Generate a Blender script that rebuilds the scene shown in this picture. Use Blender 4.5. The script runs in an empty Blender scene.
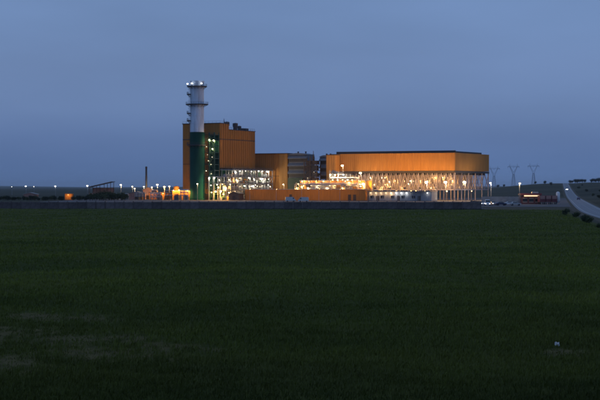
import bpy, math, random
import numpy as np
from mathutils import Vector, Matrix

random.seed(7)
rng = np.random.default_rng(11)
SC = bpy.context.scene
COL = SC.collection
R = math.radians

# ------------------------------------------------------------------ camera
CAM_H = 7.1
cam = bpy.data.cameras.new('camera')
cam.lens = 84.0
cam.sensor_width = 36.0
cam.clip_start = 0.5
cam.clip_end = 60000.0
cam_o = bpy.data.objects.new('camera', cam)
COL.objects.link(cam_o)
cam_o.location = (0, 0, CAM_H)
cam_o.rotation_euler = (R(90 - 0.53), 0, 0)
SC.camera = cam_o

# ------------------------------------------------------------------ sky
SUN_EL, SUN_AZ = 6.0, 200.0
world = bpy.data.worlds.new('World')
SC.world = world
world.use_nodes = True
wn = world.node_tree
for n in list(wn.nodes):
    wn.nodes.remove(n)
w_out = wn.nodes.new('ShaderNodeOutputWorld')
w_bg = wn.nodes.new('ShaderNodeBackground')
w_bg.inputs[1].default_value = 0.1
sky = wn.nodes.new('ShaderNodeTexSky')
sky.sky_type = 'NISHITA'
sky.sun_disc = False
sky.sun_elevation = R(SUN_EL)
sky.sun_rotation = R(SUN_AZ)
sky.ozone_density = 4.0
sky.dust_density = 1.0
tc = wn.nodes.new('ShaderNodeTexCoord')
sep = wn.nodes.new('ShaderNodeSeparateXYZ')
wn.links.new(tc.outputs['Generated'], sep.inputs[0])
ramp = wn.nodes.new('ShaderNodeValToRGB')
wn.links.new(sep.outputs['Z'], ramp.inputs[0])
el = ramp.color_ramp.elements
el[0].position = 0.0
el[0].color = (0.096, 0.172, 0.370, 1)
el[1].position = 1.0
el[1].color = (0.165, 0.262, 0.474, 1)
for p, c in ((0.018, (0.099, 0.173, 0.368)), (0.034, (0.110, 0.183, 0.378)), (0.055, (0.138, 0.217, 0.415)), (0.085, (0.156, 0.241, 0.448)), (0.12, (0.161, 0.254, 0.468)), (0.30, (0.168, 0.266, 0.484))):
    e = el.new(p)
    e.color = (*c, 1)
# soft stretched veil of high cloud
mp = wn.nodes.new('ShaderNodeMapping')
mp.inputs['Scale'].default_value = (2.2, 2.2, 9.0)
mp.inputs['Rotation'].default_value = (R(5), R(-16), 0)
wn.links.new(tc.outputs['Generated'], mp.inputs[0])
nz = wn.nodes.new('ShaderNodeTexNoise')
nz.inputs['Scale'].default_value = 2.2
nz.inputs['Detail'].default_value = 4.0
nz.inputs['Roughness'].default_value = 0.45
wn.links.new(mp.outputs[0], nz.inputs[0])
mr = wn.nodes.new('ShaderNodeMapRange')
mr.inputs[1].default_value = 0.3
mr.inputs[2].default_value = 0.7
mr.inputs[3].default_value = 0.91
mr.inputs[4].default_value = 1.06
wn.links.new(nz.outputs[0], mr.inputs[0])
veil = wn.nodes.new('ShaderNodeVectorMath')
veil.operation = 'MULTIPLY'
wn.links.new(ramp.outputs[0], veil.inputs[0])
wn.links.new(mr.outputs[0], veil.inputs[1])
vscale = wn.nodes.new('ShaderNodeVectorMath')
vscale.operation = 'SCALE'
vscale.inputs['Scale'].default_value = 9.75
wn.links.new(veil.outputs[0], vscale.inputs[0])
nscale = wn.nodes.new('ShaderNodeVectorMath')
nscale.operation = 'SCALE'
nscale.inputs['Scale'].default_value = 0.05
wn.links.new(sky.outputs[0], nscale.inputs[0])
vadd = wn.nodes.new('ShaderNodeVectorMath')
vadd.operation = 'ADD'
wn.links.new(vscale.outputs[0], vadd.inputs[0])
wn.links.new(nscale.outputs[0], vadd.inputs[1])
wn.links.new(vadd.outputs[0], w_bg.inputs[0])
wn.links.new(w_bg.outputs[0], w_out.inputs[0])

# the last glow of the sun that has set behind the photographer
sun = bpy.data.lights.new('sun', 'SUN')
sun.energy = 0.03
sun.angle = R(20)
sun.color = (1.0, 0.82, 0.66)
sun_o = bpy.data.objects.new('sun', sun)
COL.objects.link(sun_o)
sun_o.rotation_euler = (R(90 - SUN_EL), 0, R(180 - SUN_AZ + 180))

SC.view_settings.view_transform = 'Standard'
SC.view_settings.look = 'None'
SC.view_settings.gamma = 1.0
SC.view_settings.exposure = 0.0
SC.view_settings.use_curve_mapping = False
SC.render.engine = 'CYCLES'
SC.cycles.use_denoising = True
SC.cycles.max_bounces = 6
SC.cycles.diffuse_bounces = 3
SC.cycles.glossy_bounces = 3
SC.cycles.sample_clamp_indirect = 4.0
SC.cycles.caustics_reflective = False
SC.cycles.caustics_refractive = False
SC.cycles.filter_width = 1.9


# ------------------------------------------------------------------ materials
def mat(name, col, rough=0.7, metallic=0.0, var=0.25, scale=0.6, stretch=(1, 1, 1), bump=0.0, bscale=8.0,
        col2=None, rnd=0.0, spec=0.4):
    m = bpy.data.materials.new(name)
    m.use_nodes = True
    nt = m.node_tree
    b = nt.nodes['Principled BSDF']
    b.inputs['Roughness'].default_value = rough
    b.inputs['Metallic'].default_value = metallic
    b.inputs['Specular IOR Level'].default_value = spec
    t = nt.nodes.new('ShaderNodeTexCoord')
    mpn = nt.nodes.new('ShaderNodeMapping')
    mpn.inputs['Scale'].default_value = stretch
    nt.links.new(t.outputs['Object'], mpn.inputs[0])
    n1 = nt.nodes.new('ShaderNodeTexNoise')
    n1.inputs['Scale'].default_value = scale
    n1.inputs['Detail'].default_value = 6
    n1.inputs['Roughness'].default_value = 0.6
    nt.links.new(mpn.outputs[0], n1.inputs[0])
    rp = nt.nodes.new('ShaderNodeValToRGB')
    a = tuple(max(0, c * (1 - var)) for c in col)
    z = tuple(min(1, c * (1 + var)) for c in (col2 or col))
    rp.color_ramp.elements[0].position = 0.3
    rp.color_ramp.elements[0].color = (*a, 1)
    rp.color_ramp.elements[1].position = 0.7
    rp.color_ramp.elements[1].color = (*z, 1)
    nt.links.new(n1.outputs[0], rp.inputs[0])
    last = rp.outputs[0]
    if rnd > 0:
        oi = nt.nodes.new('ShaderNodeObjectInfo')
        rr = nt.nodes.new('ShaderNodeMapRange')
        rr.inputs[3].default_value = 1 - rnd
        rr.inputs[4].default_value = 1 + rnd
        nt.links.new(oi.outputs['Random'], rr.inputs[0])
        vm = nt.nodes.new('ShaderNodeVectorMath')
        vm.operation = 'MULTIPLY'
        nt.links.new(last, vm.inputs[0])
        nt.links.new(rr.outputs[0], vm.inputs[1])
        last = vm.outputs[0]
    nt.links.new(last, b.inputs['Base Color'])
    if bump > 0:
        n2 = nt.nodes.new('ShaderNodeTexNoise')
        n2.inputs['Scale'].default_value = bscale
        n2.inputs['Detail'].default_value = 5
        nt.links.new(mpn.outputs[0], n2.inputs[0])
        bp = nt.nodes.new('ShaderNodeBump')
        bp.inputs['Strength'].default_value = bump
        bp.inputs['Distance'].default_value = 0.1
        nt.links.new(n2.outputs[0], bp.inputs['Height'])
        nt.links.new(bp.outputs[0], b.inputs['Normal'])
    return m


def emis(name, col, strength):
    m = bpy.data.materials.new(name)
    m.use_nodes = True
    nt = m.node_tree
    b = nt.nodes['Principled BSDF']
    b.inputs['Base Color'].default_value = (0.8, 0.8, 0.8, 1)
    b.inputs['Roughness'].default_value = 0.3
    b.inputs['Emission Color'].default_value = (*col, 1)
    b.inputs['Emission Strength'].default_value = strength
    return m


def glass(name, col, rough=0.08):
    m = bpy.data.materials.new(name)
    m.use_nodes = True
    b = m.node_tree.nodes['Principled BSDF']
    b.inputs['Base Color'].default_value = (*col, 1)
    b.inputs['Roughness'].default_value = rough
    b.inputs['Specular IOR Level'].default_value = 0.8
    return m


SOD = (1.0, 0.47, 0.10)
WARM = (1.0, 0.76, 0.42)
WHITE = (1.0, 0.93, 0.80)
COOL = (0.92, 0.95, 1.0)

M = {}
M['orange'] = mat('orange_cladding', (0.41, 0.176, 0.040), 0.6, var=0.08, scale=0.5, stretch=(1, 1, 0.3), rnd=0.03, spec=0.15)
M['windwall'] = mat('wind_wall_paint', (0.42, 0.198, 0.050), 0.6, var=0.07, scale=0.5, stretch=(1, 1, 0.3), rnd=0.025, spec=0.15)
M['ochre'] = mat('ochre_cladding', (0.45, 0.215, 0.05), 0.55, var=0.12, scale=0.35, stretch=(1, 1, 0.15), rnd=0.06, spec=0.3)
M['orange_core'] = mat('orange_backing', (0.16, 0.075, 0.03), 0.8, var=0.2)
M['coping'] = mat('dark_coping', (0.05, 0.045, 0.045), 0.6, var=0.2)
M['green'] = mat('green_steel', (0.004, 0.047, 0.034), 0.85, var=0.2, scale=0.5, stretch=(1, 1, 0.2), spec=0.1)
M['greensteel'] = mat('green_frame', (0.03, 0.085, 0.06), 0.55, var=0.25, scale=2.0)
M['stackgrey'] = mat('stack_grey', (0.58, 0.66, 0.78), 0.7, metallic=0.0, var=0.26, scale=0.7, stretch=(1, 1, 0.12))
M['steel'] = mat('galvanised_steel', (0.27, 0.28, 0.32), 0.5, metallic=0.2, var=0.2, scale=1.5)
M['latticesteel'] = mat('lattice_steel', (0.30, 0.265, 0.30), 0.6, metallic=0.0, var=0.25, scale=1.2)
M['darksteel'] = mat('dark_steel', (0.06, 0.06, 0.07), 0.6, metallic=0.2, var=0.3, scale=1.5)
M['brownsteel'] = mat('brown_steel', (0.10, 0.07, 0.055), 0.6, var=0.3, scale=1.5)
M['grating'] = mat('grating', (0.12, 0.125, 0.13), 0.7, var=0.3, scale=4)
M['pipe'] = mat('insulated_pipe', (0.52, 0.53, 0.55), 0.35, metallic=0.5, var=0.15, scale=1)
M['pipe_green'] = mat('green_pipe', (0.03, 0.065, 0.045), 0.5, var=0.2, scale=1)
M['louvre'] = mat('louvre_grey', (0.13, 0.145, 0.175), 0.55, var=0.15, scale=0.8, rnd=0.05)
M['concrete'] = mat('concrete', (0.115, 0.098, 0.100), 0.9, var=0.4, scale=0.9, rnd=0.28, bump=0.2, bscale=5)
M['concrete_lt'] = mat('pale_concrete', (0.34, 0.33, 0.33), 0.85, var=0.2, scale=0.7, rnd=0.08, bump=0.2)
M['bluegrey'] = mat('blue_grey_wall', (0.30, 0.33, 0.38), 0.6, var=0.12, scale=0.6, rnd=0.06)
M['door'] = mat('dark_door', (0.05, 0.035, 0.03), 0.5, var=0.2, scale=2)
M['asphalt'] = mat('yard_asphalt', (0.075, 0.072, 0.075), 0.9, var=0.3, scale=0.15, bump=0.2, bscale=3)
M['roadtar'] = mat('road_tar', (0.20, 0.205, 0.225), 0.8, var=0.18, scale=0.3, bump=0.2, bscale=6, spec=0.3)
M['mark'] = mat('road_paint', (0.55, 0.55, 0.53), 0.7, var=0.25, scale=2)
M['soil'] = mat('field_soil', (0.066, 0.058, 0.040), 0.95, var=0.35, scale=0.5, col2=(0.10, 0.085, 0.062), bump=0.6, bscale=7, spec=0.1)
M['land'] = mat('open_land', (0.030, 0.040, 0.020), 0.95, var=0.4, scale=0.006, col2=(0.055, 0.050, 0.032), spec=0.1)
M['hill'] = mat('far_hill', (0.045, 0.055, 0.035), 0.95, var=0.35, scale=0.002, spec=0.1)
M['bark'] = mat('bark', (0.07, 0.05, 0.035), 0.9, var=0.3, scale=4)
M['leaf'] = mat('leaf', (0.035, 0.055, 0.022), 0.75, var=0.4, scale=1.2, col2=(0.05, 0.07, 0.03), spec=0.2)
M['leaf_dark'] = mat('dark_leaf', (0.022, 0.035, 0.02), 0.8, var=0.4, scale=1.2, spec=0.2)
M['red'] = mat('red_paint', (0.13, 0.03, 0.04), 0.6, var=0.2, scale=1)
M['maroon'] = mat('maroon_wall', (0.085, 0.035, 0.045), 0.7, var=0.2, scale=1)
M['pink'] = mat('pink_plaster', (0.36, 0.20, 0.17), 0.8, var=0.2, scale=0.8)
M['white'] = mat('white_paint', (0.66, 0.67, 0.70), 0.45, var=0.08, scale=1.5)
M['silver'] = mat('silver_paint', (0.40, 0.41, 0.43), 0.3, metallic=0.5, var=0.05)
M['carblue'] = mat('dark_blue_paint', (0.03, 0.04, 0.09), 0.3, var=0.05)
M['carred'] = mat('car_red_paint', (0.25, 0.03, 0.03), 0.3, var=0.05)
M['rubber'] = mat('rubber', (0.02, 0.02, 0.02), 0.9, var=0.2)
M['glass'] = glass('dark_glass', (0.015, 0.02, 0.028))
M['roofmetal'] = mat('roof_metal', (0.22, 0.19, 0.19), 0.6, var=0.2, scale=0.6)
M['litter'] = mat('paper_litter', (0.5, 0.5, 0.5), 0.8, var=0.1, scale=20)
M['haz_red'] = mat('tail_red', (0.3, 0.01, 0.01), 0.3, var=0.1)

LAMP = {}


def lamp_kind(name, light_col, lens_col, power, vis):
    m = emis(name, lens_col, vis)
    m.cycles.emission_sampling = 'NONE'
    LAMP[m.name] = (light_col, power)
    return m


# power is the radiance of a lens of one metre radius; the lamp itself lights the place
L_SOD = lamp_kind('sodium_lamp', SOD, (1.0, 0.66, 0.24), 340, 12)
L_SODB = emis('sodium_flood', (1.0, 0.48, 0.09), 860)
L_SODL = lamp_kind('small_sodium_lamp', (1.0, 0.50, 0.12), (1.0, 0.64, 0.24), 240, 9)
L_SODFILL = lamp_kind('sodium_fill_lamp', (1.0, 0.50, 0.12), (1.0, 0.62, 0.22), 2900, 5)
L_WARM = lamp_kind('warm_lamp', (1.0, 0.70, 0.34), (1.0, 0.82, 0.52), 135, 9)
L_WHITE = lamp_kind('white_lamp', (1.0, 0.84, 0.57), (1.0, 0.94, 0.80), 115, 8)
L_COOL = lamp_kind('cool_lamp', COOL, COOL, 12, 6)
L_STAR = lamp_kind('bright_sodium_lamp', (1.0, 0.58, 0.26), (1.0, 0.74, 0.38), 250, 120)
L_WARMB = lamp_kind('strong_warm_lamp', (1.0, 0.80, 0.56), (1.0, 0.86, 0.62), 1400, 7)
L_WORKW = lamp_kind('workshop_white_lamp', (1.0, 0.93, 0.84), (1.0, 0.96, 0.88), 13, 7)
L_WORKS = lamp_kind('workshop_sodium_lamp', (1.0, 0.55, 0.22), (1.0, 0.72, 0.42), 42, 4)
L_DIM = lamp_kind('dim_lamp', (1.0, 0.75, 0.45), (1.0, 0.85, 0.6), 20, 1.6)
L_SIGN = emis('lit_sign', (1.0, 0.66, 0.30), 1.2)
L_HEAD = emis('headlamp', (1.0, 0.96, 0.9), 60)
L_HEADDIM = emis('parked_headlamp', (1.0, 0.95, 0.88), 4)


# ------------------------------------------------------------------ builders
class MB:
    def __init__(s):
        s.v = []
        s.f = []

    def add(s, vs, fs):
        k = len(s.v)
        s.v += [tuple(p) for p in vs]
        s.f += [tuple(i + k for i in f) for f in fs]
        return s

    def box(s, x0, x1, y0, y1, z0, z1):
        return s.add([(x0, y0, z0), (x1, y0, z0), (x1, y1, z0), (x0, y1, z0), (x0, y0, z1), (x1, y0, z1), (x1, y1, z1), (x0, y1, z1)],
                     [(0, 3, 2, 1), (4, 5, 6, 7), (0, 1, 5, 4), (1, 2, 6, 5), (2, 3, 7, 6), (3, 0, 4, 7)])

    def beam(s, a, b, w, h=None):
        a, b = Vector(a), Vector(b)
        h = h or w
        d = (b - a).normalized()
        up = Vector((0, 0, 1)) if abs(d.z) < 0.95 else Vector((0, 1, 0))
        x = d.cross(up).normalized()
        y = x.cross(d).normalized()
        vs = []
        for p in (a, b):
            for sx, sy in ((-1, -1), (1, -1), (1, 1), (-1, 1)):
                vs.append(p + x * sx * w / 2 + y * sy * h / 2)
        return s.add(vs, [(0, 3, 2, 1), (4, 5, 6, 7), (0, 1, 5, 4), (1, 2, 6, 5), (2, 3, 7, 6), (3, 0, 4, 7)])

    def tube(s, a, b, r0, r1=None, n=10, caps=True):
        a, b = Vector(a), Vector(b)
        r1 = r0 if r1 is None else r1
        d = (b - a).normalized()
        up = Vector((0, 0, 1)) if abs(d.z) < 0.95 else Vector((0, 1, 0))
        x = d.cross(up).normalized()
        y = x.cross(d).normalized()
        vs = []
        for p, r in ((a, r0), (b, r1)):
            for i in range(n):
                t = 2 * math.pi * i / n
                vs.append(p + x * math.cos(t) * r + y * math.sin(t) * r)
        fs = [(i, i + n, (i + 1) % n + n, (i + 1) % n) for i in range(n)]
        if caps:
            fs += [tuple(range(n)), tuple(range(2 * n - 1, n - 1, -1))]
        return s.add(vs, fs)

    def lathe(s, prof, n=24, c=(0, 0)):
        vs = []
        for r, z in prof:
            for i in range(n):
                t = 2 * math.pi * i / n
                vs.append((c[0] + r * math.cos(t), c[1] + r * math.sin(t), z))
        fs = []
        for k in range(len(prof) - 1):
            for i in range(n):
                j = (i + 1) % n
                fs.append((k * n + i, k * n + j, (k + 1) * n + j, (k + 1) * n + i))
        return s.add(vs, fs)

    def prism(s, pts, y0, y1):          # polygon in xz, swept along y
        n = len(pts)
        vs = [(x, y0, z) for x, z in pts] + [(x, y1, z) for x, z in pts]
        fs = [tuple(range(n)), tuple(range(2 * n - 1, n - 1, -1))]
        fs += [(i, i + n, (i + 1) % n + n, (i + 1) % n) for i in range(n)]
        return s.add(vs, fs)

    def mesh(s, name, m):
        me = bpy.data.meshes.new(name)
        me.from_pydata(s.v, [], s.f)
        me.materials.append(m)
        me.update()
        return me


def link(name, me, parent=None, loc=(0, 0, 0), rz=0.0, label=None, scale=None):
    o = bpy.data.objects.new(name, me)
    COL.objects.link(o)
    o.location = loc
    o.rotation_euler = (0, 0, rz)
    if scale:
        o.scale = scale
    o.parent = parent
    if label:
        o['label'] = label
    return o


def part(name, mb, m, parent=None, loc=(0, 0, 0), rz=0.0, label=None):
    return link(name, mb.mesh(name, m), parent, loc, rz, label)


def smooth(o):
    o.data.polygons.foreach_set('use_smooth', [True] * len(o.data.polygons))
    return o


def tag(o, label, cat, group=None):
    o['label'] = label
    o['category'] = cat
    if group:
        o['group'] = group
    return o


def thing(name, label, cat, loc=(0, 0, 0), rz=0.0, group=None):
    o = bpy.data.objects.new(name, None)
    COL.objects.link(o)
    o.empty_display_size = 0.5
    o.location = loc
    o.rotation_euler = (0, 0, rz)
    return tag(o, label, cat, group)


def struct(name, me):
    o = link(name, me)
    o['kind'] = 'structure'
    return o


def copy_tree(o, parent=None):
    c = o.copy()
    COL.objects.link(c)
    c.parent = parent
    for ch in list(o.children):
        copy_tree(ch, c)
    return c


# the plant stands on a grid turned 27 degrees; u runs along its front, v to the back
RZ = R(-27)
UX, UY = math.cos(RZ), math.sin(RZ)
O0 = (-44.0, 770.0)
FP = 1400.0                          # focal length in 600-px-wide picture units


def uv(u, v, z=0.0):
    return (O0[0] + u * UX - v * UY, O0[1] + u * UY + v * UX, z)


_cache = {}


def panel_mesh(w, h, ribs, m, depth=0.09, thick=0.08):
    key = (round(w, 3), round(h, 3), ribs, m.name, depth)
    if key in _cache:
        return _cache[key]
    pts = [(0, 0)]
    p = w / ribs
    for i in range(ribs):
        x = i * p
        pts += [(x + p * 0.30, 0), (x + p * 0.40, -depth), (x + p * 0.60, -depth), (x + p * 0.70, 0)]
    pts += [(w, 0), (w, thick), (0, thick)]
    n = len(pts)
    vs = [(x, y, 0) for x, y in pts] + [(x, y, h) for x, y in pts]
    fs = [tuple(range(n - 1, -1, -1)), tuple(range(n, 2 * n))]
    fs += [(i, (i + 1) % n, (i + 1) % n + n, i + n) for i in range(n)]
    me = MB().add(vs, fs).mesh('cladding_panel', m)
    _cache[key] = me
    return me


def clad(parent, x, y, rz, length, z0, z1, n, ribs, m, name='cladding_panel', gap=0.06, depth=0.09):
    w = length / n
    me = panel_mesh(w - gap, z1 - z0 - gap, ribs, m, depth)
    for i in range(n):
        d = i * w + gap / 2
        link(name, me, parent, (x + math.cos(rz) * d, y + math.sin(rz) * d, z0 + gap / 2), rz)


def ico(r, squash=1.0):
    t = (1 + 5 ** .5) / 2
    vs = [Vector(p).normalized() * r for p in ((-1, t, 0), (1, t, 0), (-1, -t, 0), (1, -t, 0), (0, -1, t), (0, 1, t), (0, -1, -t), (0, 1, -t), (t, 0, -1), (t, 0, 1), (-t, 0, -1), (-t, 0, 1))]
    fs = [(0, 11, 5), (0, 5, 1), (0, 1, 7), (0, 7, 10), (0, 10, 11), (1, 5, 9), (5, 11, 4), (11, 10, 2), (10, 7, 6), (7, 1, 8),
          (3, 9, 4), (3, 4, 2), (3, 2, 6), (3, 6, 8), (3, 8, 9), (4, 9, 5), (2, 4, 11), (6, 2, 10), (8, 6, 7), (9, 8, 1)]
    return [(v.x, v.y, v.z * squash) for v in vs], fs


def lens_mesh(r, m, squash=0.7):
    key = ('lens', r, m.name, squash)
    if key not in _cache:
        v, f = ico(r, squash)
        _cache[key] = MB().add(v, f).mesh('lens', m)
    return _cache[key]


_lights = {}


def lens(parent, x, y, z, r, m, squash=0.7):
    """glowing lens with the light it gives, just below it"""
    link('lens', lens_mesh(round(r, 2), m, squash), parent, (x, y, z))
    col, power = LAMP[m.name]
    key = (m.name, round(r, 2))
    if key not in _lights:
        l = bpy.data.lights.new('lamp_light', 'POINT')
        l.color = col
        l.energy = 39.5 * power * r * r
        l.shadow_soft_size = 0.12
        _lights[key] = l
    o = bpy.data.objects.new('lamp_light', _lights[key])
    COL.objects.link(o)
    o.parent = parent
    o.location = (x, y, z - r * squash - 0.16)


def bulkhead_mesh():
    if 'bulk' not in _cache:
        _cache['bulk'] = MB().box(-.16, .16, -.10, .10, 0.0, .10).beam((0, 0, .10), (0, 0, .3), .06).mesh('bulkhead_light', M['darksteel'])
    return _cache['bulk']


def bulkhead(parent, x, y, z, r, m):
    """small fitting: housing with a glowing lens hung under it"""
    o = link('bulkhead_light', bulkhead_mesh(), parent, (x, y, z + r * .5))
    lens(o, 0, 0, -r * .5, r, m)
    return o


def post_mesh(h, arm):
    key = ('post', h, arm)
    if key not in _cache:
        pole = MB().tube((0, 0, 0), (0, 0, h), .11, .06, 8).box(-.2, .2, -.2, .2, 0, .12).mesh('pole', M['steel'])
        a = MB()
        a.beam((0, 0, h - .05), (0, -arm, h + .12), .09)
        head = MB()
        head.prism([(-.28, h + .06), (.28, h + .06), (.2, h + .26), (-.2, h + .26)], -arm - .55, -arm + .25)
        _cache[key] = (pole, a.mesh('arm', M['steel']), head.mesh('lamp_head', M['darksteel']))
    return _cache[key]


def lamp_post(loc, h, label, lens_r, m, arm=0.7, rz=0.0, group='lamp posts'):
    t = thing('lamp_post', label, 'lamp post', loc, rz, group)
    p, a, hd = post_mesh(h, arm)
    link('pole', p, t)
    link('arm', a, t)
    o = link('lamp_head', hd, t)
    lens(o, 0, -arm - .15, h + .06 - lens_r * .45, lens_r, m)
    return t


def px(x, y, d):                        # helper for choosing real-world spots (d is half the distance in metres)
    D = 2.0 * d
    return ((x - 300) / FP * D, D, CAM_H - (y - 187) / FP * D)


def u_of(x, v):                         # grid u of a spot on grid line v
    k = (x - 300) / FP
    return (k * (O0[1] + v * UX) - (O0[0] - v * UY)) / (UX - k * UY)


def z_of(y, u, v):
    return CAM_H - (y - 187) / FP * uv(u, v)[1]


def sstep(a, b, x):
    t = np.clip((x - a) / (b - a), 0, 1)
    return t * t * (3 - 2 * t)


# ------------------------------------------------------------------ land
def road_x(y):
    d = np.asarray(y, float) - 380.0
    return 81.0 + 0.1600 * d + 0.0250 * np.sqrt(d * d + 60.0 ** 2) - 1.5


def land_h(x, y):
    q = x / np.maximum(y, 120)
    right = 13.0 * sstep(0.10, 0.185, q) + 5.0 * sstep(0.20, 0.30, q)
    ridge = right * sstep(860, 2300, y) * (1 - 0.8 * sstep(2900, 6400, y))
    r = x - road_x(y)
    bank = 2.4 * sstep(6, 34, r) * sstep(360, 620, y)
    roll = 0.35 * np.sin(x * .011 + 1.3) * np.sin(y * .005) * sstep(960, 1400, y)
    return ridge + bank * (1 - sstep(1800, 2600, y)) + roll - 0.06


def grid_mesh(name, xs, ys, hf, m):
    X, Y = np.meshgrid(xs, ys)
    Z = hf(X, Y)
    nx, ny = len(xs), len(ys)
    V = np.stack([X, Y, Z], -1).reshape(-1, 3)
    i = np.arange(nx * ny).reshape(ny, nx)
    F = np.stack([i[:-1, :-1], i[:-1, 1:], i[1:, 1:], i[1:, :-1]], -1).reshape(-1, 4)
    me = bpy.data.meshes.new(name)
    me.from_pydata(V.tolist(), [], F.tolist())
    me.materials.append(m)
    me.polygons.foreach_set('use_smooth', np.ones(len(F), bool))
    me.update()
    return me


xs = np.concatenate([np.linspace(-9000, -600, 22), np.linspace(-560, 40, 30), np.linspace(46, 300, 90), np.linspace(310, 900, 60), np.linspace(950, 9000, 20)])
ys = np.concatenate([np.linspace(-400, 200, 12), np.linspace(220, 1000, 80), np.linspace(1020, 2800, 90), np.linspace(2900, 21000, 40)])
struct('ground', grid_mesh('ground', xs, ys, land_h, M['land']))


def ridge_mesh(name, y0, depth, x0, x1, base, amp, seed, m):
    g = np.random.default_rng(seed)
    xs_ = np.linspace(x0, x1, 160)
    prof = np.zeros_like(xs_)
    for k in range(1, 9):
        prof += np.sin(xs_ / (x1 - x0) * math.pi * 2 * k * 1.7 + g.uniform(0, 6)) / k ** .9
    prof = base + amp * (prof / 2 + 0.5)
    ys_ = np.linspace(0, 1, 9)

    def hf(X, Y):
        t = (Y - y0) / depth
        p = np.interp(X, xs_, prof)
        return -2 + (np.maximum(p, 2) + 2) * np.sin(np.clip(t, 0, 1) * math.pi)
    return grid_mesh(name, xs_, y0 + ys_ * depth, hf, m)


struct('hills', ridge_mesh('hills', 8200, 2600, -4200, 5200, 5, 7, 3, M['hill']))
struct('hills', ridge_mesh('hills', 13500, 3500, -6500, 8000, 9, 14, 9, M['hill']))


def field_h(x, y):
    e = sstep(-165, -160, x) * (1 - sstep(road_x(y) - 13, road_x(y) - 8, x)) * (1 - sstep(432, 441, y))
    n = (0.10 * np.sin(x * .21 + y * .025) * np.sin(y * .065 + 1) + 0.07 * np.sin(x * .53 - y * .15 + 2) + 0.05 * np.sin(x * 1.3 + .35 * y) * np.sin(y * .55)
         + 0.14 * np.sin(y * .0225 + x * .02))
    return -0.03 + e * (0.26 + n)


fx = np.concatenate([np.linspace(-170, -24, 90), np.linspace(-23.6, 18, 150), np.linspace(19, 84, 70)])
fy = np.concatenate([np.linspace(-12, 140, 240), np.linspace(141, 442, 150)])


def field_sheet():
    X, Y = np.meshgrid(fx, fy)
    # trim the right border to run beside the road
    lim = road_x(Y) - 7.5
    X = np.minimum(X, np.maximum(lim, -165 + 0 * X))
    Z = field_h(X, Y)
    nx, ny = len(fx), len(fy)
    V = np.stack([X, Y, Z], -1).reshape(-1, 3)
    i = np.arange(nx * ny).reshape(ny, nx)
    F = np.stack([i[:-1, :-1], i[:-1, 1:], i[1:, 1:], i[1:, :-1]], -1).reshape(-1, 4)
    a = V[F[:, 0]] - V[F[:, 1]]
    F = F[np.abs(a[:, 0]) > 1e-6]
    me = bpy.data.meshes.new('field')
    me.from_pydata(V.tolist(), [], F.tolist())
    me.polygons.foreach_set('use_smooth', np.ones(len(F), bool))
    me.update()
    return me


# field material: young crop over soil, seen as a mass far away
def field_material():
    m = bpy.data.materials.new('field_crop')
    m.use_nodes = True
    nt = m.node_tree
    b = nt.nodes['Principled BSDF']
    b.inputs['Roughness'].default_value = 0.95
    b.inputs['Specular IOR Level'].default_value = 0.1
    t = nt.nodes.new('ShaderNodeTexCoord')
    big = nt.nodes.new('ShaderNodeTexNoise')
    big.inputs['Scale'].default_value = 0.07
    big.inputs['Detail'].default_value = 5
    mpn = nt.nodes.new('ShaderNodeMapping')
    mpn.inputs['Scale'].default_value = (0.35, 1, 1)
    nt.links.new(t.outputs['Object'], mpn.inputs[0])
    nt.links.new(mpn.outputs[0], big.inputs[0])
    fine = nt.nodes.new('ShaderNodeTexNoise')
    fine.inputs['Scale'].default_value = 1.7
    fine.inputs['Detail'].default_value = 8
    fine.inputs['Roughness'].default_value = 0.7
    nt.links.new(t.outputs['Object'], fine.inputs[0])
    r1 = nt.nodes.new('ShaderNodeValToRGB')
    r1.color_ramp.elements[0].position = 0.3
    r1.color_ramp.elements[0].color = (0.040, 0.056, 0.006, 1)
    r1.color_ramp.elements[1].position = 0.7
    r1.color_ramp.elements[1].color = (0.075, 0.082, 0.012, 1)
    nt.links.new(big.outputs[0], r1.inputs[0])
    mx = nt.nodes.new('ShaderNodeMix')
    mx.data_type = 'RGBA'
    mx.blend_type = 'MULTIPLY'
    mx.inputs[0].default_value = 0.6
    r2 = nt.nodes.new('ShaderNodeValToRGB')
    r2.color_ramp.elements[0].position = 0.3
    r2.color_ramp.elements[0].color = (0.45, 0.45, 0.45, 1)
    r2.color_ramp.elements[1].position = 0.7
    r2.color_ramp.elements[1].color = (1.3, 1.25, 1.1, 1)
    nt.links.new(fine.outputs[0], r2.inputs[0])
    nt.links.new(r1.outputs[0], mx.inputs[6])
    nt.links.new(r2.outputs[0], mx.inputs[7])
    at = nt.nodes.new('ShaderNodeAttribute')
    at.attribute_name = 'bare'
    so = nt.nodes.new('ShaderNodeMix')
    so.data_type = 'RGBA'
    nt.links.new(at.outputs['Fac'], so.inputs[0])
    nt.links.new(mx.outputs[2], so.inputs[6])
    rs = nt.nodes.new('ShaderNodeValToRGB')
    rs.color_ramp.elements[0].position = 0.3
    rs.color_ramp.elements[0].color = (0.055, 0.050, 0.016, 1)
    rs.color_ramp.elements[1].position = 0.75
    rs.color_ramp.elements[1].color = (0.165, 0.125, 0.048, 1)
    nt.links.new(fine.outputs[0], rs.inputs[0])
    nt.links.new(rs.outputs[0], so.inputs[7])
    nt.links.new(so.outputs[2], b.inputs['Base Color'])
    bp = nt.nodes.new('ShaderNodeBump')
    bp.inputs['Strength'].default_value = 0.8
    bp.inputs['Distance'].default_value = 0.25
    nt.links.new(fine.outputs[0], bp.inputs['Height'])
    nt.links.new(bp.outputs[0], b.inputs['Normal'])
    return m


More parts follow.
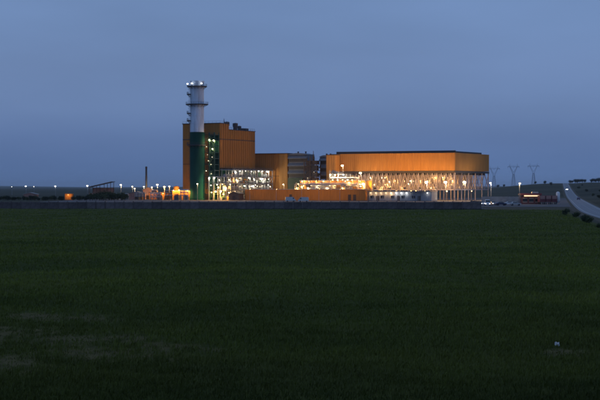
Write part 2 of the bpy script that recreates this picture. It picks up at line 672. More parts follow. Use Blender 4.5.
# thin and bare places in the crop (x, y, half-width, half-depth)
BARE = [(-11.6, 52.5, 3.0, 2.4), (-8.2, 56.0, 3.2, 2.4), (-9.6, 61.0, 3.6, 2.6), (-14.4, 64.0, 3.4, 3.0), (-15.5, 57.0, 2.8, 2.4), (-5.0, 59.0, 2.0, 1.4),
        (-13.2, 72.0, 4.0, 2.0), (10.6, 57.0, 1.0, 1.4)]


def bare_mask(x, y):
    wob = (0.5 * np.sin(x * 1.9 + .6 * y) + 0.45 * np.sin(x * 4.3 - y * 1.6 + 1) + 0.4 * np.sin(y * 2.9 + x * .8) + 0.4 * np.sin(x * 8.1 + y * 1.3)
           + 0.3 * np.sin(x * 13.7 - y * 4.1) + 0.3 * np.sin(y * 7.3 + x * 3.7))
    b = np.zeros_like(x)
    for cx, cy, a, c in BARE:
        d = np.sqrt(((x - cx) / a) ** 2 + ((y - cy) / c) ** 2)
        b = np.maximum(b, 1 - sstep(0.2, 1.3, d + 0.42 * wob))
    return b


fm = field_sheet()
co = np.empty(len(fm.vertices) * 3)
fm.vertices.foreach_get('co', co)
co = co.reshape(-1, 3)
at_ = fm.attributes.new('bare', 'FLOAT', 'POINT')
at_.data.foreach_set('value', np.clip(bare_mask(co[:, 0], co[:, 1]) * 0.95, 0, 1).astype(np.float32))
fm.materials.append(field_material())
struct('field', fm)

# the crop itself: leaf blades, thinner and wider apart far away
def grass():
    N = 760000
    t = rng.random(N)
    a = 0.35                                   # density per metre of depth ~ y^-a' (thins out with depth)
    y0, y1 = 36.0, 425.0
    y = (y0 ** (-a) + t * (y1 ** (-a) - y0 ** (-a))) ** (-1 / a)
    half = 0.25 * y + 3.5
    x = (rng.random(N) * 2 - 1) * half
    clump = 0.5 + 0.5 * np.sin(x * 1.7 + np.sin(y * 2.3) * 1.5) * np.sin(y * 2.1 + np.sin(x * 1.1) * 2)
    rows = 0.5 + 0.5 * np.sin((x * .25 + y) * 2 * math.pi / 3.8 + 0.6 * np.sin(x * .3))
    mask = bare_mask(x, y)
    keep = (rng.random(N) < (0.45 + 0.55 * clump)) & (rng.random(N) < 1 - 0.66 * mask) & (x < road_x(y) - 9) & (rng.random(N) < .7 + .3 * rows)
    x, y, clump, mask = x[keep], y[keep], clump[keep], mask[keep]
    n = len(x)
    z = field_h(x, y) - 0.02
    patch = 0.5 + 0.5 * np.sin(x * .23 + 2 * np.sin(y * .055)) * np.sin(y * .095 + 1.2 * np.sin(x * .15))
    h = (0.09 + 0.11 * rng.random(n) + 0.05 * clump + 0.07 * patch + 0.14 * (rng.random(n) > .985)) * (1 - .5 * mask)
    w = 0.0085 * (y / 42.0) ** 0.9 * (0.6 + 0.8 * rng.random(n))
    th = rng.random(n) * 2 * math.pi
    lean = (0.15 + 0.75 * rng.random(n) ** 1.5) * h
    la = rng.random(n) * 2 * math.pi
    dx, dy = np.cos(th) * w, np.sin(th) * w
    lx, ly = np.cos(la) * lean + .10 * h, np.sin(la) * lean
    V = np.empty((n, 5, 3), np.float32)
    V[:, 0] = np.stack([x - dx, y - dy, z], -1)
    V[:, 1] = np.stack([x + dx, y + dy, z], -1)
    V[:, 2] = np.stack([x + dx * .8 + lx * .35, y + dy * .8 + ly * .35, z + h * .6], -1)
    V[:, 3] = np.stack([x - dx * .8 + lx * .35, y - dy * .8 + ly * .35, z + h * .6], -1)
    V[:, 4] = np.stack([x + lx, y + ly, z + h * (1 - .25 * lean / h)], -1)
    base = (np.arange(n) * 5)[:, None]
    tri = np.concatenate([base + np.array([[0, 1, 2]]), base + np.array([[0, 2, 3]]), base + np.array([[3, 2, 4]])], 1).reshape(-1)
    me = bpy.data.meshes.new('grass')
    nf = n * 3
    me.vertices.add(n * 5)
    me.vertices.foreach_set('co', V.reshape(-1))
    me.loops.add(nf * 3)
    me.loops.foreach_set('vertex_index', tri.astype(np.int32))
    me.polygons.add(nf)
    me.polygons.foreach_set('loop_start', np.arange(nf, dtype=np.int32) * 3)
    me.update(calc_edges=True)
    return me


def grass_material():
    m = bpy.data.materials.new('crop_blade')
    m.use_nodes = True
    nt = m.node_tree
    b = nt.nodes['Principled BSDF']
    b.inputs['Roughness'].default_value = 0.7
    b.inputs['Specular IOR Level'].default_value = 0.15
    t = nt.nodes.new('ShaderNodeTexCoord')
    n1 = nt.nodes.new('ShaderNodeTexNoise')
    n1.inputs['Scale'].default_value = 0.9
    n1.inputs['Detail'].default_value = 5
    mpg = nt.nodes.new('ShaderNodeMapping')          # long soft swaths left by the drill
    mpg.inputs['Scale'].default_value = (0.06, 0.13, 1)
    mpg.inputs['Rotation'].default_value = (0, 0, R(14))
    nt.links.new(t.outputs['Object'], mpg.inputs[0])
    nt.links.new(mpg.outputs[0], n1.inputs[0])
    rp = nt.nodes.new('ShaderNodeValToRGB')
    e = rp.color_ramp.elements
    e[0].position = 0.30
    e[0].color = (0.048, 0.070, 0.009, 1)
    e[1].position = 0.72
    e[1].color = (0.122, 0.142, 0.021, 1)
    nt.links.new(n1.outputs[0], rp.inputs[0])
    g = nt.nodes.new('ShaderNodeNewGeometry')
    r2 = nt.nodes.new('ShaderNodeMapRange')
    r2.inputs[3].default_value = 0.75
    r2.inputs[4].default_value = 1.25
    nt.links.new(g.outputs['Random Per Island'], r2.inputs[0])
    vm = nt.nodes.new('ShaderNodeVectorMath')
    vm.operation = 'MULTIPLY'
    nt.links.new(rp.outputs[0], vm.inputs[0])
    nt.links.new(r2.outputs[0], vm.inputs[1])
    # shade put into the blade colour: darker near the camera, paler far off
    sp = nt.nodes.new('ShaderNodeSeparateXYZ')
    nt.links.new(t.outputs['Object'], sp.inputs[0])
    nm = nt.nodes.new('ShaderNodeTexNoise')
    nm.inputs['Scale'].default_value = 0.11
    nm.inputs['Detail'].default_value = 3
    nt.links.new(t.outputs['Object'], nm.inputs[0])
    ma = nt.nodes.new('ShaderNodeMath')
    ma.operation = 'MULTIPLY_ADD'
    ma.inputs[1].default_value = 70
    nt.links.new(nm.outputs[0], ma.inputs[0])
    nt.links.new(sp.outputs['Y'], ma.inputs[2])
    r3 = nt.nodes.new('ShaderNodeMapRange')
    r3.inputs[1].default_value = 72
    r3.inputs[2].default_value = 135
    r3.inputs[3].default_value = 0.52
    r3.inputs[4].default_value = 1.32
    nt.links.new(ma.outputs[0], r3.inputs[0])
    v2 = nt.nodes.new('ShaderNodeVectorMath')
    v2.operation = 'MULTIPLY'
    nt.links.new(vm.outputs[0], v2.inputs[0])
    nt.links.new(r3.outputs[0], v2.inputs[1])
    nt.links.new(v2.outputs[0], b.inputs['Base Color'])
    return m


gm = grass()
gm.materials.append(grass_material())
go = link('grass', gm)
go['label'] = 'dark green young crop covering the wide field'
go['category'] = 'grass'
go['kind'] = 'stuff'

def weeds():
    n = 26000
    x = rng.uniform(-122, 58, n)
    y = 449.2 - rng.random(n) ** 1.6 * 9.0
    tall = 0.5 + 0.5 * np.sin(x * .9 + 1.7 * np.sin(x * .23)) * np.sin(x * .37 + 1)
    h = (0.12 + 0.55 * rng.random(n) ** 2 * (0.35 + tall)) * (0.45 + .55 * rng.random(n))
    th = rng.random(n) * 2 * math.pi
    w = rng.uniform(.02, .06, n)
    z = np.full(n, -0.06)
    lx, ly = rng.normal(0, .3, n) * h, rng.normal(0, .3, n) * h
    V = np.stack([np.stack([x - np.cos(th) * w, y - np.sin(th) * w, z], -1), np.stack([x + np.cos(th) * w, y + np.sin(th) * w, z], -1), np.stack([x + lx, y + ly, z + h], -1)], 1)
    me = bpy.data.meshes.new('weeds')
    me.from_pydata(V.reshape(-1, 3).tolist(), [], np.arange(n * 3).reshape(-1, 3).tolist())
    me.materials.append(M['leaf_dark'])
    me.update()
    o = link('weeds', me)
    o['label'] = 'ragged dark weeds along the foot of the concrete wall'
    o['category'] = 'weeds'
    o['kind'] = 'stuff'


weeds()

# plant yard
yard = MB()
yard.add([(-125, 452, 0.0), (62, 452, 0.0), (62, 500, 0), (104, 500, 0.0), (135, 660, 0.0), (175, 900, 0.0), (-125, 900, 0.0)], [(0, 1, 2, 3, 4, 5, 6)])
struct('yard', yard.mesh('yard', M['asphalt']))


# country road
def road():
    sec = np.concatenate([np.linspace(-60, 840, 80), np.linspace(870, 3000, 90)])
    nrm = (0.986, -0.165)
    deck, edge = MB(), MB()

    def strip(mb, o0, o1, dz, y_list):
        vs, fs = [], []
        for y in y_list:
            for o in (o0, o1):
                X, Y = road_x(y) + nrm[0] * o, y + nrm[1] * o
                vs.append((float(X), float(Y), float(land_h(road_x(y), np.array(float(y)))) + dz))
        for i in range(len(y_list) - 1):
            fs.append((2 * i, 2 * i + 1, 2 * i + 3, 2 * i + 2))
        mb.add(vs, fs)
    strip(deck, -3.1, 3.1, 0.16, sec)
    strip(deck, -3.9, -3.1, 0.158, sec)
    strip(deck, 3.1, 3.9, 0.158, sec)
    r = struct('road', deck.mesh('road', M['roadtar']))
    strip(edge, -2.95, -2.8, 0.166, sec)
    strip(edge, 2.8, 2.95, 0.166, sec)
    for k in range(60):
        ya = 160 + k * 12.0
        strip(edge, -.07, .07, 0.166, [ya, ya + 3.2])
    link('road_marking', edge.mesh('road_marking', M['mark']), r)
    sh = MB()
    vs, fs = [], []
    for y in sec:
        z = float(land_h(np.array(road_x(y)), np.array(float(y))))
        for o, dz in ((-7.5, -0.12), (-3.85, .15), (3.85, .15), (7.5, -.12)):
            vs.append((float(road_x(y)) + nrm[0] * o, float(y) + nrm[1] * o, z + dz))
    for i in range(len(sec) - 1):
        for j in range(3):
            fs.append((4 * i + j, 4 * i + j + 1, 4 * i + j + 5, 4 * i + j + 4))
    sh.add(vs, fs)
    struct('road_verge', sh.mesh('road_verge', M['soil']))


road()

# ------------------------------------------------------------------ heat recovery building and stack
hb = thing('boiler_building', 'tall orange ribbed boiler building behind the exhaust stack', 'building', uv(0, 0), RZ)
core = MB().box(-24, -.12, .12, 10, 0, 42.0).box(-24, -.12, 10, 40, 0, 38.8)
part('core', core, M['orange_core'], hb)
for z0, z1 in ((0.3, 19.7), (20.0, 33.3), (33.7, 42.1)):
    clad(hb, -24, 0, 0, 24, z0, z1, 5, 3, M['orange'])
clad(hb, 0, 0, R(90), 10, 17.6, 33.3, 2, 2, M['orange'], depth=.5)
clad(hb, 0, 0, R(90), 10, 33.7, 42.1, 2, 2, M['orange'], depth=.5)
clad(hb, 0, 10, R(90), 30, 17.6, 33.3, 6, 2, M['orange'], depth=.5)
clad(hb, 0, 10, R(90), 30, 33.7, 38.9, 6, 2, M['orange'], depth=.5)
clad(hb, -24, 40, R(-90), 40, 0.3, 33.3, 8, 3, M['orange'])
clad(hb, 0, 0, R(90), 40, 0.3, 17.2, 8, 2, M['green'], name='lower_panel')
part('seam_band', MB().box(-24.05, .03, -.02, 40.02, 33.32, 33.68), M['coping'], hb)
part('coping', MB().box(-24.25, .25, -.25, 10.25, 42.1, 42.5), M['coping'], hb)
part('coping', MB().box(-24.25, .25, 10.26, 40.25, 38.9, 39.25), M['coping'], hb)
for (x, y, r, h) in ((-4.0, 14.5, 1.5, 4.3), (-4.0, 24.0, 1.5, 4.0), (-4.5, 29.5, 1.2, 2.6)):
    part('roof_vent', MB().lathe([(r * .8, 39.2), (r * .8, 39.2 + h * .5), (r, 39.2 + h * .52), (r, 39.2 + h), (0, 39.2 + h + .3)], 12), M['darksteel'], hb, (x, y, 0))
part('roof_mast', MB().tube((-1.2, 6.5, 42.4), (-1.2, 6.5, 45.0), .25, .14, 6), M['darksteel'], hb)
part('roof_unit', MB().box(-6, -2.4, 33, 36.5, 39.2, 40.7), M['darksteel'], hb)
rl = MB().beam((0, 10.6, 40.4), (0, 39.8, 40.4), .07).beam((0, 10.6, 39.85), (0, 39.8, 39.85), .06)
for y in np.arange(10.6, 40, 2.4):
    rl.beam((0, y, 39.25), (0, y, 40.4), .07)
part('roof_rail', rl, M['darksteel'], hb)
rl = MB().beam((0, .2, 43.5), (0, 9.8, 43.5), .07).beam((-24, 0, 43.5), (0, 0, 43.5), .07)
for y in np.arange(.2, 10, 2.4):
    rl.beam((0, y, 42.5), (0, y, 43.5), .07)
for x in np.arange(-24, 0, 2.4):
    rl.beam((x, 0, 42.5), (x, 0, 43.5), .07)
part('roof_rail', rl, M['darksteel'], hb)

# exhaust stack
SX, SY = -56.4, 767.0
st = thing('exhaust_stack', 'tall round exhaust stack, pale grey above a dark green base', 'stack', (SX, SY, 0))
smooth(part('lower_shell', MB().lathe([(4.15, 0), (4.15, 1.2), (3.95, 1.2), (3.95, 37.0), (3.8, 37.2)], 40), M['green'], st, label='dark green lower shell of the stack'))
ring = [(3.80, 37.0)]
for z in (42.0, 46.2, 50.2, 56.0, 60.0):
    ring += [(3.80, z - .12), (3.92, z - .1), (3.92, z + .1), (3.80, z + .12)]
ring += [(3.80, 64.4), (3.98, 64.4), (3.98, 65.1), (3.6, 65.1), (3.6, 60.0), (0, 60.0)]
part('upper_shell', MB().lathe(ring, 40), M['stackgrey'], st, label='pale grey upper shell of the stack')


def platform(zp, r_in, r_out, a0=0.0, a1=2 * math.pi, name='platform'):
    n = max(8, int(28 * (a1 - a0) / (2 * math.pi)))
    mb = MB()
    vs, fs = [], []
    for i in range(n + 1):
        t = a0 + (a1 - a0) * i / n
        c, s_ = math.cos(t), math.sin(t)
        vs += [(r_in * c, r_in * s_, zp), (r_out * c, r_out * s_, zp), (r_out * c, r_out * s_, zp + .45), (r_in * c, r_in * s_, zp + .45)]
    for i in range(n):
        k = 4 * i
        for j in range(4):
            fs.append((k + j, k + (j + 1) % 4, k + 4 + (j + 1) % 4, k + 4 + j))
    fs += [(0, 1, 2, 3), (4 * n + 3, 4 * n + 2, 4 * n + 1, 4 * n)]
    mb.add(vs, fs)
    p = part(name, mb, M['darksteel'], st)
    rl = MB()
    pr = None
    for i in range(n + 1):
        t = a0 + (a1 - a0) * i / n
        q = Vector(((r_out - .1) * math.cos(t), (r_out - .1) * math.sin(t), zp + .45))
        rl.beam(q, q + Vector((0, 0, 1.1)), .06)
        if pr is not None:
            rl.beam(pr + Vector((0, 0, 1.1)), q + Vector((0, 0, 1.1)), .06)
            rl.beam(pr + Vector((0, 0, .55)), q + Vector((0, 0, .55)), .05)
        pr = q
    part('railing', rl, M['darksteel'], p)
    for i in range(0, n, 2):
        t = a0 + (a1 - a0) * i / n
        c, s_ = math.cos(t), math.sin(t)
        part('bracket', MB().beam((r_in * c * .99, r_in * s_ * .99, zp - 1.2), ((r_out - .3) * c, (r_out - .3) * s_, zp), .14), M['darksteel'], p)


platform(61.9, 3.85, 5.5)
platform(52.1, 3.85, 6.2)
for zp in (57.6, 47.2, 43.2, 30.0):
    platform(zp, 3.97, 5.6, R(150), R(215), 'rest_platform')
platform(29.8, 3.97, 4.7, R(215), R(400), 'ring_walkway')
ld = MB()
for s_ in (-.3, .3):
    ld.beam((-4.25, s_, 1), (-4.25, s_, 62), .09)
for i in range(100):
    ld.beam((-4.25, -.3, 1.6 + i * .6), (-4.25, .3, 1.6 + i * .6), .04)
for i in range(28):
    z = 4 + i * 2.1
    pts = [Vector((-4.25 - .8 * math.sin(t), .5 * math.cos(t), z)) for t in np.linspace(0, math.pi, 6)]
    for a, b in zip(pts, pts[1:]):
        ld.beam(a, b, .06)
part('ladder', ld, M['darksteel'], st)
for ang in (-58, -118, -172, 60):
    r = 5.15
    b = part('warning_light', MB().tube((0, 0, 62.35), (0, 0, 63.0), .10, n=6).box(-.42, .42, -.42, .42, 63.0, 63.2), M['darksteel'], st, (r * math.cos(R(ang)), r * math.sin(R(ang)), 0))
    lens(b, 0, 0, 63.55, .52, L_COOL, .8)

# stair tower between stack and building corner
sw = thing('stair_tower', 'dark green steel stair tower squeezed between stack and orange building', 'stair tower', uv(-6.6, -5.4), RZ)
W_, D_, H_ = 6.4, 4.6, 36.0
for x in (0, W_ / 2, W_):
    for y in (0, D_):
        part('column', MB().box(x - .16, x + .16, y - .16, y + .16, 0, H_ + 1.1), M['greensteel'], sw)
nl = 11
for i in range(1, nl + 1):
    z = i * H_ / nl
    part('landing', MB().box(.17, 2.2, .17, D_ - .17, z - .12, z).box(W_ - 2.2, W_ - .17, .17, D_ - .17, z - .12, z), M['grating'], sw)
    fl = MB()
    y0 = .5 if i % 2 else D_ - 1.6
    xa, xb = (2.2, W_ - 2.2) if i % 2 else (W_ - 2.2, 2.2)
    for o in (0, 1.1):
        fl.beam((xa, y0 + o, z - H_ / nl), (xb, y0 + o, z), .08, .3)
        fl.beam((xa, y0 + o, z - H_ / nl + 1.05), (xb, y0 + o, z + 1.05), .06)
    for k in range(10):
        t = (k + .5) / 10
        fl.box(xa + (xb - xa) * t - .15, xa + (xb - xa) * t + .15, y0, y0 + 1.1, z - H_ / nl * (1 - t) - .03, z - H_ / nl * (1 - t) + .03)
    part('stair_flight', fl, M['greensteel'], sw)
    rl = MB().beam((0, 0, z + 1.05), (W_, 0, z + 1.05), .06).beam((0, 0, z + .55), (W_, 0, z + .55), .06).beam((0, 0, z - .2), (W_, 0, z - .2), .16, .25)
    rl.beam((W_, 0, z + 1.05), (W_, D_, z + 1.05), .06).beam((W_, 0, z - .2), (W_, D_, z - .2), .16, .25)
    part('railing', rl, M['greensteel'], sw)
    part('brace', MB().beam((0, -.02, z - H_ / nl), (W_ / 2, -.02, z), .1).beam((W_ / 2, -.02, z), (W_, -.02, z - H_ / nl), .1), M['greensteel'], sw)
for k in range(2):
    part('enclosure_panel', MB().box(k * W_ / 2 + .05, (k + 1) * W_ / 2 - .03, D_ + .2, D_ + .3, .3, 35.6), M['green'], sw)
for x, z, r, m in ((3.2, 33.0, .40, L_WARM), (5.9, 32.6, .45, L_WARM), (5.2, 28.0, .36, L_WARM), (1.4, 29.2, .25, L_DIM), (2.6, 21.5, .28, L_DIM), (4.2, 19.5, .25, L_DIM),
                   (1.2, 16.0, .3, L_DIM), (4.4, 14.4, .25, L_DIM), (2.0, 24.8, .2, L_DIM), (5.0, 23.5, .22, L_DIM)):
    bulkhead(sw, x, -.32, z, r, m)

# steel service structure along the boiler building's right flank
pr = thing('service_gantry', 'brightly lit multi-level steel service gantry beside the boiler building', 'gantry', uv(.7, -8), RZ)
levels = (5.6, 9.2, 12.9, 16.8)
GL = 53.0
for j, y in enumerate(np.linspace(0, GL, 13)):
    top = 12.9 if y < 6 else 16.8
    for x in ((-3.0, 0, 4, 8) if y < 6 else (0, 4, 8)):
        part('column', MB().box(x - .17, x + .17, y - .17, y + .17, 0, top + .3), M['steel'], pr)
for li, z in enumerate(levels):
    ya = 0 if z < 13 else 7
    part('deck', MB().box(.2, 7.8, ya, GL, z - .1, z), M['grating'], pr)
    if z < 13:
        part('deck', MB().box(-3.0, .2, 0, 6.5, z - .1, z), M['grating'], pr)
    be = MB().beam((8, ya, z - .2), (8, GL, z - .2), .2, .4).beam((0, ya, z - .2), (0, GL, z - .2), .2, .4)
    for y in np.linspace(ya, GL, 9):
        be.beam((0, y, z - .25), (8, y, z - .25), .18, .34)
    part('edge_beam', be, M['steel'], pr)
    xa = -3.0 if z < 13 else 0
    rl = MB().beam((8.05, ya, z + 1.1), (8.05, GL, z + 1.1), .06).beam((8.05, ya, z + .55), (8.05, GL, z + .55), .05).beam((xa, ya - .05, z + 1.1), (8.05, ya - .05, z + 1.1), .06)
    for y in np.arange(ya, GL + .1, 1.6):
        rl.beam((8.05, y, z), (8.05, y, z + 1.1), .05)
    part('railing', rl, M['steel'], pr)
for k in range(64):
    y = random.uniform(.5, GL - 2)
    z = random.choice(levels[:3] + (0, 0))
    x = random.uniform(1.5, 7.6)
    r = random.choice((.12, .2, .25, .35, .5, .75))
    L = random.uniform(2, 12)
    m = random.choice((M['pipe'], M['pipe'], M['pipe_green'], M['steel'], M['brownsteel']))
    y2 = min(GL - .5, y + L)
    top = min(z + random.uniform(2.4, 5.5), 16.4 if y2 > 7 else 12.4)
    part('pipe', MB().tube((x, y, z + .6 + r), (x, y2, z + .6 + r), r, n=8).tube((x, y2, z + .6), (x, y2, top), r, n=8), m, pr)
for k in range(46):
    y = random.uniform(.5, GL - 2)
    z = random.choice(levels[:3] + (0, 0))
    w = random.uniform(.6, 2.6)
    h = random.uniform(.9, 2.8)
    part('equipment_box', MB().box(-.8, .8, -w / 2, w / 2, 0, h).box(-.5, .5, -w / 4, w / 4, h, h + .3), random.choice((M['bluegrey'], M['pipe_green'], M['louvre'], M['brownsteel'], M['ochre'], M['steel'])), pr, (random.uniform(3, 7.0), y, z))
for k in range(9):
    y = random.uniform(8, GL - 3)
    r = random.uniform(.7, 1.3)
    z = random.choice((0, 5.6, 9.2))
    smooth(part('vessel', MB().lathe([(0, 0), (r * .8, .15), (r, .6), (r, 2.6), (r * .8, 3.1), (0, 3.3)], 14), random.choice((M['pipe'], M['steel'], M['ochre'])), pr, (random.uniform(4.5, 6.6), y, z)))
for j in range(6):
    y0, y1 = 4.2 + j * 8.8, 8.4 + j * 8.8
    part('brace', MB().beam((8.1, y0, 0.2), (8.1, y1, 5.4), .16).beam((8.1, y1, 5.6), (8.1, y0, 9.0), .16).beam((8.1, y0, 9.2), (8.1, y1, 12.7), .14), M['steel'], pr)
for z, n_, r, m in ((16.2, 7, .40, L_WHITE), (12.3, 10, .34, L_WHITE), (8.7, 13, .28, L_WHITE), (5.0, 10, .28, L_WARM)):
    for i in range(n_):
        y = (9 if z > 13 else 1.5) + (GL - 1 - (9 if z > 13 else 1.5)) * (i + random.uniform(.2, .8)) / n_
        bulkhead(pr, random.uniform(6.0, 8.3), y, z - random.uniform(0, .5 if z > 13 else 1.4), r * random.uniform(.55, 1.2), random.choice((m, m, L_WARM)))
for x, z, r, m in ((-2.6, 12.1, .42, L_WHITE), (.6, 12.2, .36, L_WHITE), (3.6, 11.0, .22, L_WHITE), (-1.6, 8.0, .3, L_WHITE), (2.2, 8.4, .3, L_WARM), (5.6, 8.6, .32, L_SODL),
                   (4.6, 4.8, .6, L_SOD), (1.4, 4.6, .5, L_SOD), (-1.2, 4.2, .34, L_SODL), (7.6, 6.6, .6, L_SOD), (6.2, 3.2, .4, L_SODL), (3.0, 7.0, .36, L_SODL)):
    bulkhead(pr, x, -.25, z, r, m)

# small dark shed at the gantry's foot
def gable_shed(name, label, cat, loc, rz, w, d, h, rise, wall, roof, doors=1, group=None, clad_n=None):
    t = thing(name, label, cat, loc, rz, group)
    part('core', MB().prism([(.1, 0), (w - .1, 0), (w - .1, h - .03), (w / 2, h + rise - .05), (.1, h - .03)], .1, d - .1), M['door'] if wall is M['door'] else M['orange_core'], t)
    n = clad_n or max(2, int(w / 2.6))
    clad(t, 0, 0, 0, w, 0.05, h, n, 2, wall, name='wall_panel')
    clad(t, w, 0, R(90), d, 0.05, h, max(2, int(d / 2.6)), 2, wall, name='wall_panel')
    clad(t, 0, d, R(-90), d, 0.05, h, max(2, int(d / 2.6)), 2, wall, name='wall_panel')
    part('gable', MB().prism([(0, h + .02), (w, h + .02), (w / 2, h + rise)], 0, .09), wall, t)
    part('roof', MB().prism([(-.35, h - .02), (w / 2, h + rise + .05), (w + .35, h - .02), (w + .35, h + .16), (w / 2, h + rise + .24), (-.35, h + .16)], -.4, d + .4), roof, t)
    for k in range(doors):
        x = w * (k + .5) / doors
        o = part('door', MB().box(x - .9, x + .9, -.18, -.10, 0, 2.3), M['door'], t)
        part('handle', MB().box(x + .55, x + .68, -.24, -.18, 1.0, 1.1), M['steel'], o)
    return t


gable_shed('equipment_shed', 'small dark shed with a pitched roof in front of the lit gantry', 'shed', uv(10.6, -9), RZ, 6.6, 5, 3.4, 1.0, M['brownsteel'], M['coping'])

# ------------------------------------------------------------------ turbine hall
th_ = thing('turbine_hall', 'flat-roofed orange turbine hall right of the boiler building', 'building', uv(-4.5, 48), RZ)
part('core', MB().box(.1, 21.5, .12, 33, 0, 26.3), M['orange_core'], th_)
clad(th_, 0, 0, 0, 16.2, 13.6, 26.3, 4, 3, M['orange'])
clad(th_, 0, 0, 0, 16.2, 0.2, 13.3, 4, 3, M['orange'])
clad(th_, 16.2, -.5, 0, 5.4, 0.2, 26.3, 2, 2, M['ochre'], name='end_panel')
clad(th_, 21.6, -.5, R(90), 33.5, 0.2, 26.3, 7, 3, M['orange'])
part('coping', MB().box(-.2, 21.85, -.75, 33.2, 26.32, 26.65), M['coping'], th_)

# ------------------------------------------------------------------ air intake filter houses
def filter_house(label, u, v, w, d, z0, z1, bands):
    t = thing('air_filter_house', label, 'filter house', uv(u, v), RZ, 'gas turbine air intakes')
    part('casing', MB().box(0, w, .6, d, z0, z1), M['louvre'], t)
    bh = (z1 - z0) / bands
    for b in range(bands):
        zb = z0 + b * bh
        part('hood', MB().prism([(0, 0), (w, 0), (w, .01), (0, .01)], 0, 0), M['louvre'], None) if False else None
        h = MB().add([(0, .59, zb + bh * .98), (w, .59, zb + bh * .98), (w, -.9, zb + bh * .60), (0, -.9, zb + bh * .60),
                      (0, .59, zb + bh * .90), (w, .59, zb + bh * .90), (w, -.9, zb + bh * .50), (0, -.9, zb + bh * .50)],
                     [(0, 1, 2, 3), (7, 6, 5, 4), (3, 2, 6, 7), (0, 3, 7, 4), (1, 5, 6, 2)])
        part('weather_hood', h, M['louvre'], t)
        part('filter_opening', MB().box(.15, w - .15, .50, .62, zb + bh * .08, zb + bh * .60), M['coping'], t)
    lg = [(.3, .9), (w - .3, .9), (.3, d - .3), (w - .3, d - .3)]
    for x, y in lg:
        part('leg', MB().box(x - .2, x + .2, y - .2, y + .2, 0, z0), M['steel'], t)
    part('duct', MB().add([(w * .2, d * .5, z0), (w * .8, d * .5, z0), (w * .8, d - .5, z0), (w * .2, d - .5, z0), (w * .3, d * .5, 4), (w * .7, d * .5, 4), (w * .7, d - .5, 4), (w * .3, d - .5, 4)],
                          [(0, 1, 5, 4), (1, 2, 6, 5), (2, 3, 7, 6), (3, 0, 4, 7), (4, 5, 6, 7)]), M['pipe_green'], t)
    part('curved_roof', MB().prism([(-.15, z1 + .01)] + [(-.15 + (w + .3) * k / 12, z1 + .25 + .9 * math.sin(math.pi * k / 12)) for k in range(13)] + [(w + .15, z1 + .01)], -.2, d + .1), M['louvre'], t)
    for k in range(2):
        part('vent_cowl', MB().lathe([(.35, z1 + .2), (.35, z1 + 1.6), (.6, z1 + 1.65), (.5, z1 + 2.1), (0, z1 + 2.2)], 10), M['darksteel'], t, (w * (.3 + .4 * k), d * .6, 0))
    return t


filter_house('grey air intake house with dark louvre bands beside the turbine hall', 18.4, 46, 12.2, 9, 12.5, 25.4, 3)
filter_house('narrow grey air intake house between brown steel tower and orange shaft', 38.4, 46, 6.2, 9, 11.5, 24.0, 3)
part('lower_duct', MB().box(0, 9.5, 0, 6, 0, 12.3), M['pipe_green'], None, uv(19.2, 44), RZ)
tag(bpy.data.objects['lower_duct'], 'dark green boxed duct under the wide grey air intake house', 'duct')

bt = thing('steel_tower', 'dark brown cluttered steel tower between the two grey air intakes', 'tower', uv(31.6, 40), RZ)
for x in (0, 3.9, 7.8):
    for y in (0, 5):
        part('column', MB().box(x - .2, x + .2, y - .2, y + .2, 0, 24.5 if x == 3.9 else 22.0), M['brownsteel'], bt)
for z in (6, 9.5, 13, 16.5, 20, 22):
    part('floor', MB().box(-.3, 8.1, -.3, 5.3, z - .25, z), M['brownsteel'], bt)
    part('railing', MB().beam((-.2, -.25, z + 1.1), (8, -.25, z + 1.1), .08).beam((-.2, -.25, z + .55), (8, -.25, z + .55), .07), M['brownsteel'], bt)
for z0, z1, x0, x1 in ((9.5, 12.6, .3, 3.8), (16.5, 19.2, .2, 2.8), (20, 21.9, 5.2, 7.6), (6, 9, 4.2, 7.7), (0, 5.6, .4, 7.4), (6, 9.3, .6, 3.4), (9.5, 12.5, 4.4, 7.4), (13, 16, .8, 6.5), (16.5, 19.4, 3, 7.2), (13, 15, 6.6, 7.6), (20, 21.6, 1, 5)):
    part('equipment_box', MB().box(x0, x1, .5, 4.2, z0, z1), random.choice((M['darksteel'], M['brownsteel'])), bt)
for z in (2.5, 6, 9.5, 13, 16.5):
    part('brace', MB().beam((0, -.22, z), (3.9, -.22, z + 3.4), .18).beam((3.9, -.22, z + 3.4), (7.8, -.22, z), .18), M['brownsteel'], bt)
part('mast', MB().tube((4.6, 2.5, 22), (4.6, 2.5, 27.6), .35, .12, 8).box(4.2, 5.0, 2.1, 2.9, 22, 24.6), M['brownsteel'], bt)
for x, z, m, r in ((1.5, 8.8, L_WARM, .18), (2.5, 12.2, L_DIM, .2), (6.5, 15.6, L_DIM, .2)):
    bulkhead(bt, x, -.5, z, r, m)

# ------------------------------------------------------------------ orange shaft left of the condenser
os_ = thing('lift_shaft', 'narrow orange clad shaft at the left end of the air cooled condenser', 'shaft', uv(53.3, 24.0), RZ)
part('core', MB().box(.1, 5.5, .12, 5.2, 0, 24.6), M['orange_core'], os_)
clad(os_, 0, 0, 0, 5.6, 0.1, 12.2, 2, 2, M['ochre'])
clad(os_, 0, 0, 0, 5.6, 12.3, 24.6, 2, 2, M['ochre'])
clad(os_, 5.6, 0, R(90), 5.2, 0.1, 24.6, 2, 2, M['ochre'])
part('coping', MB().box(-.15, 5.8, -.25, 5.4, 24.62, 24.9), M['coping'], os_)

